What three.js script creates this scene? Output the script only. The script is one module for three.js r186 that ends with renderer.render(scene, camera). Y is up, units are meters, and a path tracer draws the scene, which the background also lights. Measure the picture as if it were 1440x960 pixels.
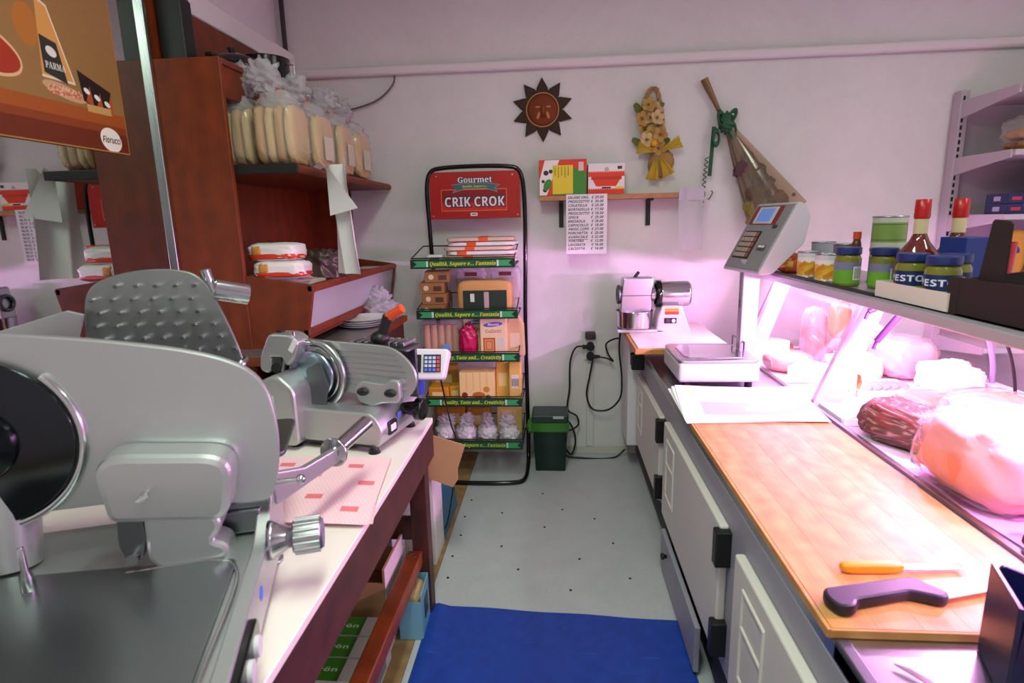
import * as THREE from 'three';
import { RoundedBoxGeometry } from 'three/addons/geometries/RoundedBoxGeometry.js';
import { mergeGeometries, toCreasedNormals } from 'three/addons/utils/BufferGeometryUtils.js';
import { ImprovedNoise } from 'three/addons/math/ImprovedNoise.js';
import { RectAreaLightUniformsLib } from 'three/addons/lights/RectAreaLightUniformsLib.js';

// ---------- camera, light, exposure ----------
RectAreaLightUniformsLib.init();
const scene = new THREE.Scene();
scene.background = new THREE.Color(0x000000);
const D2R = Math.PI / 180;
const camera = new THREE.PerspectiveCamera(2 * Math.atan(480 / 808.26) / D2R, 1.5, 0.05, 50);
camera.position.set(0, 1.65, 0);
camera.rotation.order = 'YXZ';
camera.rotation.set(-11.694 * D2R, 4.644 * D2R, -1.386 * D2R);
camera.focus = 3.3; camera.userData.fStop = 4.0;
const renderer = new THREE.WebGLRenderer({ antialias: true });
renderer.toneMapping = THREE.LinearToneMapping;
renderer.toneMappingExposure = 1.0;
renderer.shadowMap.enabled = true;
const CEIL_NITS = 28, CASE_CD = 2.05;
const CEIL_COL = 0xecffea, CASE_COL = new THREE.Color().setRGB(1, 0.45, 0.97);

// ---------- helpers ----------
let seed = 7; const rnd = () => { seed = (seed * 1664525 + 1013904223) >>> 0; return seed / 4294967296; };
const rr = (a, b) => a + (b - a) * rnd();
const noise = new ImprovedNoise();
const V = (x, y, z) => new THREE.Vector3(x, y, z);
const used = new Map();
function numbered(n) { const k = used.get(n) || 0; used.set(n, k + 1); return k ? n + '_' + String(k).padStart(3, '0') : n; }
function tag(o, label, category, group) { o.userData.label = label; o.userData.category = category; if (group) o.userData.group = group; return o; }
function thing(name, label, category, pos = [0, 0, 0], turn = 0, group) {
  const o = new THREE.Group(); o.name = numbered(name); o.position.set(...pos); o.rotation.y = turn; scene.add(o); return tag(o, label, category, group);
}
function mesh(geo, m) { const o = new THREE.Mesh(geo, m); o.castShadow = o.receiveShadow = true; return o; }
function part(parent, name, geo, m, pos, rot) {
  const o = mesh(geo, m); o.name = name; if (pos) o.position.set(...pos); if (rot) o.rotation.set(...rot); parent.add(o); return o;
}
function partW(parent, name, geo, m) { geo.translate(-parent.position.x, -parent.position.y, -parent.position.z); return part(parent, name, geo, m); }
function single(name, label, category, geo, m, pos = [0, 0, 0], turn = 0, group) {
  const o = mesh(geo, m); o.name = numbered(name); o.position.set(...pos); o.rotation.y = turn; scene.add(o); return tag(o, label, category, group);
}
function struct(name, geo, m) { const o = mesh(geo, m); o.name = name; o.userData.kind = 'structure'; scene.add(o); return o; }
function copy(o, pos, turn, label) { const c = o.clone(); c.name = numbered(o.name.replace(/_\d{3}$/, '')); c.userData = { ...o.userData }; if (label) c.userData.label = label; c.position.set(...pos); if (turn !== undefined) c.rotation.y = turn; scene.add(c); return c; }
function mg(list) { return mergeGeometries(list.map(g => { const q = g.index ? g.toNonIndexed() : g; for (const k of Object.keys(q.attributes)) if (!['position', 'normal', 'uv'].includes(k)) q.deleteAttribute(k); return q; })); }
function uvm(g) { // uv in metres by face direction
  if (g.index) g = g.toNonIndexed(); const p = g.attributes.position, n = g.attributes.normal, uv = new Float32Array(p.count * 2);
  for (let i = 0; i < p.count; i++) { const a = Math.abs(n.getX(i)), b = Math.abs(n.getY(i)), c = Math.abs(n.getZ(i)); let u, v;
    if (b >= a && b >= c) { u = p.getX(i); v = p.getZ(i); } else if (a >= c) { u = p.getZ(i); v = p.getY(i); } else { u = p.getX(i); v = p.getY(i); }
    uv[2 * i] = u; uv[2 * i + 1] = v; }
  g.setAttribute('uv', new THREE.BufferAttribute(uv, 2)); return g; }
function B(w, h, d, r = 0.003) { r = Math.min(r, w / 2.01, h / 2.01, d / 2.01); return r > 0 ? new RoundedBoxGeometry(w, h, d, 2, r) : new THREE.BoxGeometry(w, h, d); }
function bx(x0, x1, y0, y1, z0, z1, r = 0.003) { return B(Math.abs(x1 - x0), Math.abs(y1 - y0), Math.abs(z1 - z0), r).translate((x0 + x1) / 2, (y0 + y1) / 2, (z0 + z1) / 2); }
function cyl(r, h, axis = 'y', r2 = r, n = 28) { const g = new THREE.CylinderGeometry(r2, r, h, n); if (axis === 'x') g.rotateZ(-Math.PI / 2); if (axis === 'z') g.rotateX(Math.PI / 2); return g; }
function rod(a, b, r, n = 10, r2 = r) { const A = V(...a), Bv = V(...b), d = Bv.clone().sub(A), g = new THREE.CylinderGeometry(r2, r, d.length(), n); g.applyQuaternion(new THREE.Quaternion().setFromUnitVectors(V(0, 1, 0), d.clone().normalize())); return g.translate((A.x + Bv.x) / 2, (A.y + Bv.y) / 2, (A.z + Bv.z) / 2); }
function rods(pts, r, n = 8) { const l = []; for (let i = 0; i + 1 < pts.length; i++) { l.push(rod(pts[i], pts[i + 1], r, n)); if (i) l.push(new THREE.SphereGeometry(r, n, 6).translate(...pts[i])); } return mg(l); }
function tube(pts, r, seg = 60, n = 8, closed = false) { return new THREE.TubeGeometry(new THREE.CatmullRomCurve3(pts.map(p => V(...p)), closed, 'centripetal'), seg, r, n, closed); }
function lat(prof, n = 32) { return new THREE.LatheGeometry(prof.map(p => new THREE.Vector2(p[0], p[1])), n); }
function ex(pts, d, bevel = 0.002, curved) { const s = new THREE.Shape(); if (curved) s.splineThru && s.moveTo(...pts[0]), s.splineThru(pts.slice(1).map(p => new THREE.Vector2(...p))); else s.setFromPoints(pts.map(p => new THREE.Vector2(...p)));
  return new THREE.ExtrudeGeometry(s, { depth: Math.max(0.0005, d - 2 * bevel), bevelEnabled: bevel > 0, bevelSize: bevel, bevelThickness: bevel, bevelSegments: 2, curveSegments: 20 }).translate(0, 0, bevel); }
function rpoly(pts, rad) { // rounded polygon outline
  const out = []; const n = pts.length; for (let i = 0; i < n; i++) { const p = V(...pts[i], 0), a = V(...pts[(i + n - 1) % n], 0), b = V(...pts[(i + 1) % n], 0); const R = Array.isArray(rad) ? rad[i] : rad;
    const da = a.clone().sub(p), db = b.clone().sub(p); const ra = Math.min(R, da.length() * 0.49), rb = Math.min(R, db.length() * 0.49); const s = p.clone().add(da.setLength(ra)), e = p.clone().add(db.setLength(rb));
    for (let k = 0; k <= 6; k++) { const t = k / 6; out.push([(1 - t) ** 2 * s.x + 2 * t * (1 - t) * p.x + t * t * e.x, (1 - t) ** 2 * s.y + 2 * t * (1 - t) * p.y + t * t * e.y]); } }
  return out; }
function pillow(w, h, d, e = 0.6, amp = 0.05, sd = 1, fr = 3, nu = 36, nv = 24) { // superellipsoid with lumps
  const g = new THREE.SphereGeometry(1, nu, nv), p = g.attributes.position; const q = v => Math.sign(v) * Math.abs(v) ** e;
  for (let i = 0; i < p.count; i++) { const x = p.getX(i), y = p.getY(i), z = p.getZ(i); const k = 1 + amp * noise.noise(x * fr + sd * 7.3, y * fr + sd * 3.1, z * fr + sd); p.setXYZ(i, q(x) * w / 2 * k, q(y) * h / 2 * k, q(z) * d / 2 * k); }
  g.computeVertexNormals(); return g; }
function sheet(w, h, fn, nu = 20, nv = 20, t = 0.0008) { // thin sheet with thickness; fn(u,v) -> [x,y,z]
  const mk = (off) => { const g = new THREE.PlaneGeometry(1, 1, nu, nv), p = g.attributes.position; for (let i = 0; i < p.count; i++) { const r = fn(p.getX(i) + 0.5, p.getY(i) + 0.5); p.setXYZ(i, ...r); } g.computeVertexNormals(); const n = g.attributes.normal; for (let i = 0; i < p.count; i++) p.setXYZ(i, p.getX(i) + n.getX(i) * off, p.getY(i) + n.getY(i) * off, p.getZ(i) + n.getZ(i) * off); return g; };
  const b = mk(-t); const ix = b.index.array; for (let i = 0; i < ix.length; i += 3) { const s = ix[i]; ix[i] = ix[i + 1]; ix[i + 1] = s; } b.computeVertexNormals(); return mg([mk(0), b]); }
const mcache = new Map();
function M(color, rough = 0.6, metal = 0, extra = {}) { const k = JSON.stringify([color, rough, metal, Object.keys(extra).map(e => [e, extra[e] && extra[e].uuid ? extra[e].uuid : extra[e]])]); if (!mcache.has(k)) { const phys = ['transmission', 'clearcoat', 'sheen'].some(e => e in extra); mcache.set(k, new (phys ? THREE.MeshPhysicalMaterial : THREE.MeshStandardMaterial)({ color, roughness: rough, metalness: metal, ...extra })); } return mcache.get(k); }
function texFn(n, fn, size, srgb = true) { const d = new Uint8Array(n * n * 4); for (let j = 0; j < n; j++) for (let i = 0; i < n; i++) { const c = fn(i / n, j / n); const k = 4 * (j * n + i); d[k] = c[0]; d[k + 1] = c[1]; d[k + 2] = c[2]; d[k + 3] = 255; } const t = new THREE.DataTexture(d, n, n); t.wrapS = t.wrapT = THREE.RepeatWrapping; t.magFilter = THREE.LinearFilter; t.minFilter = THREE.LinearMipmapLinearFilter; t.generateMipmaps = true; if (srgb) t.colorSpace = THREE.SRGBColorSpace; t.repeat.set(1 / size, 1 / size); t.needsUpdate = true; return t; }
const tn = (u, v, f, s = 0) => { const a = u * Math.PI * 2, b = v * Math.PI * 2; return noise.noise(Math.cos(a) * f + s, Math.sin(a) * f + Math.cos(b) * f, Math.sin(b) * f + s * 2); };
function woodTex(c0, c1, vertical, size = 0.8, rings = 9) { return texFn(512, (u, v) => { if (!vertical) [u, v] = [v, u]; const w = tn(u, v, 0.6, 3) * 0.8; const g = 0.5 + 0.5 * Math.sin((u * rings + w) * 6.283) * 0.35 + tn(u * 1, v, 2.2, 9) * 0.5 + noise.noise(u * 160, v * 6, 2) * 0.3; const k = Math.min(1, Math.max(0, g)); return c0.map((a, i) => a + (c1[i] - a) * k); }, size); }
function canv(w, h, draw) { const c = document.createElement('canvas'); c.width = w; c.height = h; const x = c.getContext('2d'); draw(x, w, h); const t = new THREE.CanvasTexture(c); t.colorSpace = THREE.SRGBColorSpace; t.anisotropy = 8; return t; }
function print(w, h, tex, rough = 0.5) { return { g: new THREE.PlaneGeometry(w, h), m: M(0xffffff, rough, 0, { map: tex }) }; }
function decal(parent, name, w, h, tex, pos, rot, rough = 0.5) { return part(parent, name, new THREE.PlaneGeometry(w, h), M(0xffffff, rough, 0, { map: tex }), pos, rot); }

// ---------- shared materials ----------
const wallTex = texFn(512, (u, v) => { const k = 224 + tn(u, v, 3, 1) * 3 + tn(u, v, 9, 4) * 2 + tn(u, v, 1, 8) * 3; return [k, k - 2, k - 2]; }, 2.4);
const bumpTex = texFn(256, (u, v) => { const k = 128 + tn(u, v, 9, 2) * 70 + tn(u, v, 22, 5) * 50; return [k, k, k]; }, 0.5, false);
const mWall = M(0xffffff, 0.85, 0, { map: wallTex, bumpMap: bumpTex, bumpScale: 0.0015 });
const linoTex = texFn(512, (u, v) => { const k = tn(u, v, 14, 2) * 4 + tn(u, v, 2, 7) * 5; return [188 + k, 193 + k, 197 + k]; }, 1.2);
const mLino = M(0xffffff, 0.42, 0, { map: linoTex });
const tOrange = woodTex([128, 50, 10], [102, 37, 6], true, 0.9, 7), tOrangeH = woodTex([128, 50, 10], [102, 37, 6], false, 0.9, 7);
const mCab = M(0xffffff, 0.5, 0, { map: tOrange }), mCabH = M(0xffffff, 0.5, 0, { map: tOrangeH });
const mDarkWood = M(0xffffff, 0.5, 0, { map: woodTex([84, 42, 30], [52, 24, 18], false, 0.9, 7) });
const mDarkWoodV = M(0xffffff, 0.5, 0, { map: woodTex([84, 42, 30], [52, 24, 18], true, 0.9, 7) });
const mRail = M(0xffffff, 0.4, 0, { map: woodTex([128, 64, 20], [100, 46, 12], false, 0.9, 5) });
const mBoard = M(0xffffff, 0.55, 0, { map: woodTex([216, 160, 94], [190, 130, 70], true, 0.7, 8) });
const mBoardEdge = M(0xffffff, 0.6, 0, { map: woodTex([216, 160, 94], [190, 130, 70], false, 0.7, 8) });
const mPlank = M(0xffffff, 0.7, 0, { map: woodTex([172, 140, 96], [138, 106, 66], false, 0.7, 6) });
const mSteel = M(0xb9bcbe, 0.28, 1), mSteelB = M(0xc8cacc, 0.16, 1), mCast = M(0xbfc3c2, 0.4, 0.85), mSteelD = M(0x6d7274, 0.35, 0.9);
const mWhiteLam = M(0xece6da, 0.35), mWhite = M(0xe9e9ea, 0.4), mOff = M(0xdedbd2, 0.5), mGrey = M(0x9d9ca8, 0.5), mBlack = M(0x131314, 0.45), mBlackGloss = M(0x0c0c0d, 0.15), mPaper = M(0xeceaea, 0.85);
const mGlass = M(0xffffff, 0.02, 0, { transmission: 1, ior: 1.45, thickness: 0 });
const mFilm = M(0xffffff, 0.12, 0, { transmission: 0.9, thickness: 0, ior: 1.3 });
const mBag = M(0xf4f2f6, 0.3, 0, { transmission: 0.72, thickness: 0, ior: 1.3 });
const mCard = M(0xb98f62, 0.8), mCardIn = mCard;

// ---------- room ----------
const BZ = -3.95, LX = -1.8, RX = 3.6, FZ = 2.6, CY = 3.25;
{
  struct('floor', uvm(bx(-0.585, RX, -0.06, 0, BZ, FZ, 0)), mLino);
  const base = struct('floor_boards', uvm(bx(LX, -0.585, -0.06, -0.012, BZ, FZ, 0)), M(0x4a3624, 0.8));
  for (let i = 0; i < 9; i++) part(base, 'plank', uvm(bx(LX + i * 0.135 + 0.002, LX + (i + 1) * 0.135 - 0.002, -0.012, 0, BZ, FZ, 0.002)), mPlank);
  for (const [x, z] of [[-0.53, -3.2], [-0.54, -3.0], [-0.53, -2.8], [-0.54, -2.6], [-0.53, -2.42], [-0.08, -2.9], [-0.2, -2.5], [0.02, -3.1], [0.1, -2.6], [0.28, -2.75], [-0.1, -3.3], [0.33, -2.45], [0.2, -3.0], [0.05, -2.35], [-0.3, -2.7], [-0.33, -3.05]]) { const f = scene.getObjectByName('floor'); part(f, 'floor_screw', cyl(0.006, 0.003, 'y', 0.006, 10), mBlack, [x, 0.0015, z]); }
  struct('wall_back', uvm(bx(LX - 0.1, RX + 0.1, 0, CY, BZ - 0.1, BZ, 0)), mWall);
  struct('wall_left', uvm(bx(LX - 0.1, LX, 0, CY, BZ, FZ, 0)), mWall);
  struct('wall_right', uvm(bx(RX, RX + 0.1, 0, CY, BZ, FZ, 0)), mWall);
  struct('wall_front', uvm(bx(LX - 0.1, RX + 0.1, 0, CY, FZ, FZ + 0.1, 0)), mWall);
  struct('ceiling', uvm(bx(LX - 0.1, RX + 0.1, CY, CY + 0.1, BZ - 0.1, FZ + 0.1, 0)), mWall);
  struct('trim_1', mg([bx(LX, RX, 2.6, 2.66, BZ, BZ + 0.05, 0.02), bx(-0.003, 0.003, 2.597, 2.663, BZ, BZ + 0.053, 0)].slice(0, 1)), M(0xe4dee0, 0.6)).userData.label = 'white painted pipe casing along the wall';
  struct('trim_2', bx(LX, -1.705, 2.645, 2.76, BZ, -0.2, 0.01), M(0xe6e4e4, 0.5));
  struct('trim_3', mg([bx(LX, -1.7, 2.56, 2.72, BZ, BZ + 0.12, 0.01)]), mOff);
  struct('baseboard_back', bx(-0.15, 0.5, 0, 0.06, BZ, BZ + 0.012, 0.003), M(0xcfcac4, 0.6));
  struct('trim_4', bx(0.2, 0.25, 0.06, 0.7, BZ, BZ + 0.02, 0.004), M(0xe0dcda, 0.5)).userData.label = 'white vertical cable duct below the socket';
  struct('trim_5', bx(-1.76, -1.735, 2.7, CY, BZ + 0.02, BZ + 0.045, 0.004), M(0x3a3036, 0.5));
}
// ceiling fluorescent fittings (out of frame)
for (const [x, z, w, lab] of [[-0.2, -0.9, 1.5, 'long white fluorescent ceiling fitting over the staff aisle'], [2.4, -1.4, 1.5, 'long white fluorescent ceiling fitting over the customer side'], [0.4, 1.3, 1.5, 'long white fluorescent ceiling fitting by the shop front']]) {
  const t = thing('ceiling_lamp', lab, 'lamp', [x, CY, z], 0);
  part(t, 'housing', B(0.34, 0.05, w + 0.04, 0.01), mWhite, [0, -0.026, 0]);
  part(t, 'diffuser', B(0.3, 0.02, w, 0.006), M(0xffffff, 0.5, 0, { emissive: CEIL_COL, emissiveIntensity: 2 }), [0, -0.06, 0]);
  const l = new THREE.RectAreaLight(CEIL_COL, x < 0 ? CEIL_NITS : CEIL_NITS * 0.55, 0.3, w); l.position.set(x, CY - 0.075, z); l.rotation.x = -Math.PI / 2; l.castShadow = true; scene.add(l);
}

// ---------- mirror and poster ----------
{
  const t = thing('wall_mirror', 'tall wall mirror with a thin aluminium edge behind the big slicer', 'mirror', [-1.75, 0.87, -1.3]);
  partW(t, 'backing_board', bx(-1.8, -1.706, 0.87, 2.64, -2.462, -0.2, 0), mGrey);
  partW(t, 'glass', bx(-1.706, -1.7, 0.88, 2.63, -2.45, -0.2, 0), M(0xb9bfbc, 0.015, 1));
  partW(t, 'edge_strip', bx(-1.71, -1.68, 0.87, 2.64, -2.47, -2.45, 0.004), mSteel);
}
{
  const tex = canv(512, 400, (c, w, h) => {
    c.fillStyle = '#977040'; c.fillRect(0, 0, w, h);
    for (let i = 0; i < 260; i++) { c.strokeStyle = `rgba(120,70,25,${0.1 + rnd() * 0.25})`; c.beginPath(); const x = rnd() * w, y = rnd() * 250; c.moveTo(x, y); c.lineTo(x + rr(-30, 30), y + rr(-15, 15)); c.stroke(); }
    c.translate(-22, 30); c.fillStyle = '#8a3d18'; c.fillRect(0, 300, w + 30, 100); c.fillStyle = '#a4531f'; c.fillRect(0, 285, w + 30, 28); c.fillStyle = '#6d2814'; c.fillRect(0, 330, w + 30, 70);
    c.fillStyle = '#b5702c'; c.beginPath(); c.arc(215, 150, 40, 0, 7); c.fill();
    c.fillStyle = '#a8331c'; c.beginPath(); c.ellipse(60, 215, 120, 42, 0.15, 0, 7); c.fill(); c.strokeStyle = '#e0b48a'; c.lineWidth = 6; c.stroke();
    c.fillStyle = '#d99a52'; c.beginPath(); c.moveTo(255, 90); c.lineTo(290, 100); c.lineTo(350, 240); c.lineTo(240, 240); c.fill(); c.strokeStyle = '#e8d8c0'; c.lineWidth = 5; c.stroke();
    c.fillStyle = '#2d2f2c'; c.beginPath(); c.moveTo(250, 160); c.lineTo(305, 168); c.lineTo(325, 245); c.lineTo(250, 232); c.fill(); c.fillStyle = '#e6e2da'; c.beginPath(); c.ellipse(283, 188, 18, 10, 0.2, 0, 7); c.fill(); c.font = 'bold 18px serif'; c.fillText('PARMA', 256, 222);
    c.fillStyle = '#caa07c'; c.beginPath(); c.ellipse(310, 262, 75, 14, 0.12, 0, 7); c.fill(); for (let i = 0; i < 120; i++) { c.fillStyle = rnd() > 0.5 ? '#c2694a' : '#e8b49a'; c.fillRect(250 + rnd() * 120, 252 + rnd() * 16, 6, 4); }
    for (let i = 0; i < 3; i++) { const x = 365 + i * 38, y = 208 + i * 9; c.fillStyle = '#1d1513'; c.beginPath(); c.moveTo(x, y); c.lineTo(x + 48, y + 12); c.lineTo(x + 46, y + 70); c.lineTo(x + 10, y + 62); c.fill(); c.fillStyle = '#b4502a'; c.beginPath(); c.moveTo(x + 48, y + 14); c.lineTo(x + 46, y + 70); c.lineTo(x + 20, y + 62); c.fill(); c.fillStyle = '#eee'; c.beginPath(); c.ellipse(x + 27, y + 40, 12, 6, 0.3, 0, 7); c.fill(); }
    c.fillStyle = '#c8a060'; c.fillRect(385, 275, 95, 16);
    c.fillStyle = '#f4eee6'; c.strokeStyle = '#7a8f3a'; c.beginPath(); c.ellipse(462, 345, 44, 27, 0.1, 0, 7); c.fill(); c.fillStyle = '#2a1d18'; c.font = 'italic bold 20px sans-serif'; c.fillText('Fiorucci', 424, 352);
  });
  const t = thing('poster', 'ham and cheese advertising poster fixed on the mirror', 'poster', [-1.692, 1.947, -1.958]);
  part(t, 'card', B(0.006, 0.66, 0.62, 0.001), M(0xb27a3a, 0.6), [0, 0.33, 0]);
  decal(t, 'print', 0.61, 0.65, tex, [0.0036, 0.33, 0], [0, Math.PI / 2, 0], 0.4);
}

// ---------- bread cabinet ----------
{
  const t = thing('bread_cabinet', 'tall orange-brown wooden bread cabinet with a shelf, slanted bin and worktop', 'cabinet', [-1.45, 0, -3.2]);
  partW(t, 'side_panel', uvm(bx(-1.695, -1.393, 0, 2.355, -2.497, -2.472, 0.003)), mCab);
  partW(t, 'side_panel', uvm(bx(-1.695, -1.393, 0, 2.355, -3.94, -3.915, 0.003)), mCab);
  partW(t, 'back_panel', uvm(bx(-1.7, -1.68, 0.3, 2.62, -3.915, -2.5, 0)), mCab);
  partW(t, 'top_board', uvm(bx(-1.68, -1.393, 2.33, 2.355, -3.915, -2.497, 0.003)), mCabH);
  partW(t, 'fascia', uvm(bx(-1.42, -1.4, 2.2, 2.33, -3.915, -2.497, 0.003)), mCabH);
  const sh = partW(t, 'shelf', uvm(mg([bx(-1.68, -1.13, 1.885, 1.92, -3.93, -2.51, 0.002), cyl(0.02, 1.42, 'z').translate(-1.13, 1.902, -3.22)])), mCabH);
  part(sh, 'end_cap', bx(-1.4, -1.112, 1.882, 1.923, -2.51, -2.5, 0.004).translate(1.45, 0, 3.2), mBlack);
  const side = (z) => ex([[-1.393, 1.1], [-1.13, 1.165], [-1.085, 1.39], [-1.11, 1.4], [-1.393, 1.44]], 0.022, 0.002).translate(0, 0, z);
  const bin = partW(t, 'bin_side', uvm(side(-2.5)), mCab); partW(t, 'bin_side', uvm(side(-3.84)), mCab);
  partW(t, 'bin_floor', uvm(bx(-1.68, -1.13, 1.15, 1.17, -3.83, -2.5, 0)), mCabH);
  const slope = (g) => g; // front faces stand nearly upright
  partW(t, 'bin_rail', uvm(bx(-1.115, -1.085, 1.365, 1.4, -3.83, -2.478, 0.006)), mCabH);
  partW(t, 'bin_rail', uvm(bx(-1.15, -1.118, 1.165, 1.2, -3.83, -2.478, 0.006)), mCabH);
  const fr = partW(t, 'frosted_panel', B(0.005, 0.18, 1.31, 0).rotateZ(-0.17).translate(-1.117, 1.285, -3.165), M(0xc6cacc, 0.5, 0, { transmission: 0.35, thickness: 0 })); fr.userData.label = 'frosted plastic front panel';
  partW(t, 'worktop', uvm(bx(-1.68, -0.925, 1.07, 1.105, -3.45, -2.3, 0.004)), mCabH);
  partW(t, 'worktop_cover', bx(-1.66, -0.95, 1.105, 1.109, -3.43, -2.32, 0), M(0x8d8b88, 0.3, 0.6));
  partW(t, 'front_panel', uvm(bx(-0.97, -0.95, 0.05, 1.07, -3.44, -2.5, 0.002)), mDarkWoodV);
  partW(t, 'end_panel', uvm(bx(-1.68, -0.97, 0.05, 1.07, -3.44, -3.42, 0.002)), mDarkWoodV);
}
// things on the cabinet
{
  const t = thing('cooking_pot', 'tall black enamel pot with wire handle on top of the bread cabinet', 'pot', [-1.54, 2.356, -3.2]);
  part(t, 'body', lat([[0, 0], [0.105, 0], [0.115, 0.02], [0.117, 0.17], [0.121, 0.175], [0.114, 0.176], [0.108, 0.02], [0, 0.01]]), mBlackGloss);
  part(t, 'handle', rods([[0.115, 0.15, 0], [0.15, 0.14, 0], [0.15, 0.06, 0], [0.117, 0.05, 0]], 0.004), mSteel);
  const p = thing('covered_pan', 'dark round pan with a glass lid on the cabinet top', 'pan', [-1.52, 2.356, -2.82]);
  part(p, 'body', lat([[0, 0], [0.11, 0], [0.125, 0.05], [0.12, 0.05], [0, 0.01]]), mBlackGloss);
  part(p, 'lid', lat([[0.124, 0.05], [0.11, 0.075], [0.06, 0.095], [0, 0.1]]), M(0x1b1514, 0.06));
  part(p, 'knob', lat([[0, 0.1], [0.01, 0.1], [0.012, 0.115], [0.02, 0.125], [0, 0.13]]), mBlack);
  part(p, 'handle', bx(-0.02, 0.02, 0.045, 0.06, 0.12, 0.2, 0.005), mBlack);
  single('black_case', 'upright black box standing on the cabinet top against the mirror edge', 'box', mg([bx(-0.055, 0.055, 0, 0.25, -0.04, 0.04, 0.006), bx(-0.05, 0.05, 0.25, 0.256, -0.035, 0.035, 0.002)]), mBlack, [-1.615, 2.356, -2.56]);
}
const mBread = M(0xc6a878, 0.8), mBread2 = M(0xb89264, 0.8);
{
  const sp = [[-1.235, -2.655, 0.04, 0.24, 'first bag of pale flat breads, beside the black shelf end'], [-1.225, -2.92, -0.04, 0.25, 'bag of flat breads with a printed face between two other bread bags'], [-1.215, -3.2, 0.03, 0.25, 'bag of flat breads with a printed face just past the hanging paper'], [-1.215, -3.48, -0.06, 0.24, 'last bag of flat breads toward the back wall'], [-1.45, -2.7, 0.05, 0.26, 'bag of breads tucked behind the first bread bag'], [-1.45, -3.05, 0.1, 0.26, 'bag of breads against the cabinet back under the pot']];
  sp.forEach(([x, z, a, zw, lab], i) => {
    const t = thing('bread_bag', lab, 'bread bag', [x, 1.923, z], a, 'bags of bread on the cabinet shelf');
    for (let k = 0; k < 4; k++) part(t, 'bread_slice', pillow(0.046, 0.25, zw * 0.82, 0.5, 0.1, i * 4 + k, 5, 20, 14), k % 2 ? mBread : mBread2, [-0.066 + k * 0.044, 0.132, rr(-0.006, 0.006)]);
    part(t, 'bag', pillow(0.2, 0.28, zw * 0.94, 0.5, 0.1, i + 20, 6, 36, 26).translate(0, 0.145, 0), mFilm);
    if (i) part(t, 'face_label', bx(0.1, 0.102, 0.05, 0.16, -0.05, 0.05, 0), M(0xc9c4b0, 0.6));
    part(t, 'bag_shoulder', pillow(0.16, 0.1, zw * 0.7, 0.9, 0.25, i + 30, 5, 30, 18).translate(0, 0.275, 0), mBag);
    part(t, 'bag_neck', pillow(0.13, 0.13, 0.1, 0.9, 0.7, i + 40, 4, 32, 22).translate(0, 0.385, 0), mBag, [0, 0, 0], [rr(-0.15, 0.15), 0, rr(-0.15, 0.2)]);
    part(t, 'clip', cyl(0.016, 0.018, 'y', 0.016, 14), M(0xd9541e, 0.5), [0, 0.325, 0]).userData.label = 'orange closing clip';
  });
  // hanging paper
  const fn = (u, v) => { const h = 0.5 * v; const x = -1.06 + u * 0.13 + 0.012 * Math.sin(u * 9 + v * 3) + 0.02 * (1 - v) * u; const z = -2.73 + u * 0.12 + 0.015 * Math.sin(u * 7); return [x, 1.43 + h + (u > 0.8 ? -0.02 * Math.sin(v * 5) : 0), z]; };
  const s = single('hanging_paper', 'white sheet of wrapping paper hanging from the cabinet shelf', 'paper', mg([sheet(1, 1, fn, 14, 20, 0.001), sheet(1, 1, (u, v) => [-1.11 + 0.05 * u + v * 0.02, 1.915 + 0.012 * Math.sin(u * 3.1), -2.745 + v * 0.13], 6, 6, 0.001), sheet(1, 1, (u, v) => [-1.04 + 0.15 * u * v, 1.92 - 0.22 * v + 0.03 * u, -2.64 + 0.05 * u], 8, 8, 0.001)]), mPaper);
  // packets in the bin
  const pk = (x, y, z, a, lab) => { const t = thing('biscuit_packet', lab, 'packet', [x, y, z], a); part(t, 'wrapper', pillow(0.24, 0.085, 0.16, 0.5, 0.1, x * 9, 5), M(0xe6e2e0, 0.35)).position.y = 0.042; part(t, 'red_band', pillow(0.242, 0.034, 0.163, 0.5, 0.06, x * 9, 5), M(0xcf3a1c, 0.4)).position.y = 0.024; part(t, 'picture', pillow(0.07, 0.06, 0.155, 0.6, 0.05, 3), M(0xc98a3e, 0.5)).position.set(-0.06, 0.05, 0.006); };
  pk(-1.27, 1.42, -2.6, 0.1, 'white and red biscuit packet lying directly on the bin contents'); pk(-1.3, 1.5, -2.62, -0.05, 'white and red biscuit packet lying on top of another packet');
  single('paper_heap', 'white and orange wrappers filling the slanted bread bin', 'wrapping', pillow(0.42, 0.26, 0.5, 0.5, 0.15, 3, 4).translate(0, 0.13, 0), M(0xc9b9b0, 0.6), [-1.36, 1.171, -2.78]);
  const db = thing('dark_bag', 'crumpled dark transparent bag in the bread bin', 'bag', [-1.2, 1.36, -2.88]); part(db, 'film', pillow(0.2, 0.2, 0.2, 0.8, 0.35, 8, 4), M(0x5c4a46, 0.25, 0, { transmission: 0.35, thickness: 0 }), [0, 0.08, 0]); part(db, 'contents', pillow(0.14, 0.12, 0.14, 0.8, 0.2, 9, 4), M(0x6a4e3c, 0.8), [0, 0.06, 0]);
  for (const [x, z, c, l] of [[-1.2, -3.2, 0xb9a98e, 'small beige carton in the bread bin'], [-1.22, -3.42, 0xa83c2c, 'small red and white carton in the bread bin'], [-1.21, -3.65, 0xc2b4ac, 'small pale carton at the wall end of the bread bin']]) { const t = thing('small_carton', l, 'carton', [x, 1.171, z]); part(t, 'box', B(0.13, 0.22, 0.15, 0.004), M(c, 0.6), [0, 0.11, 0]); part(t, 'label', B(0.005, 0.05, 0.07, 0.001), mPaper, [0.066, 0.17, 0]); }
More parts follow.
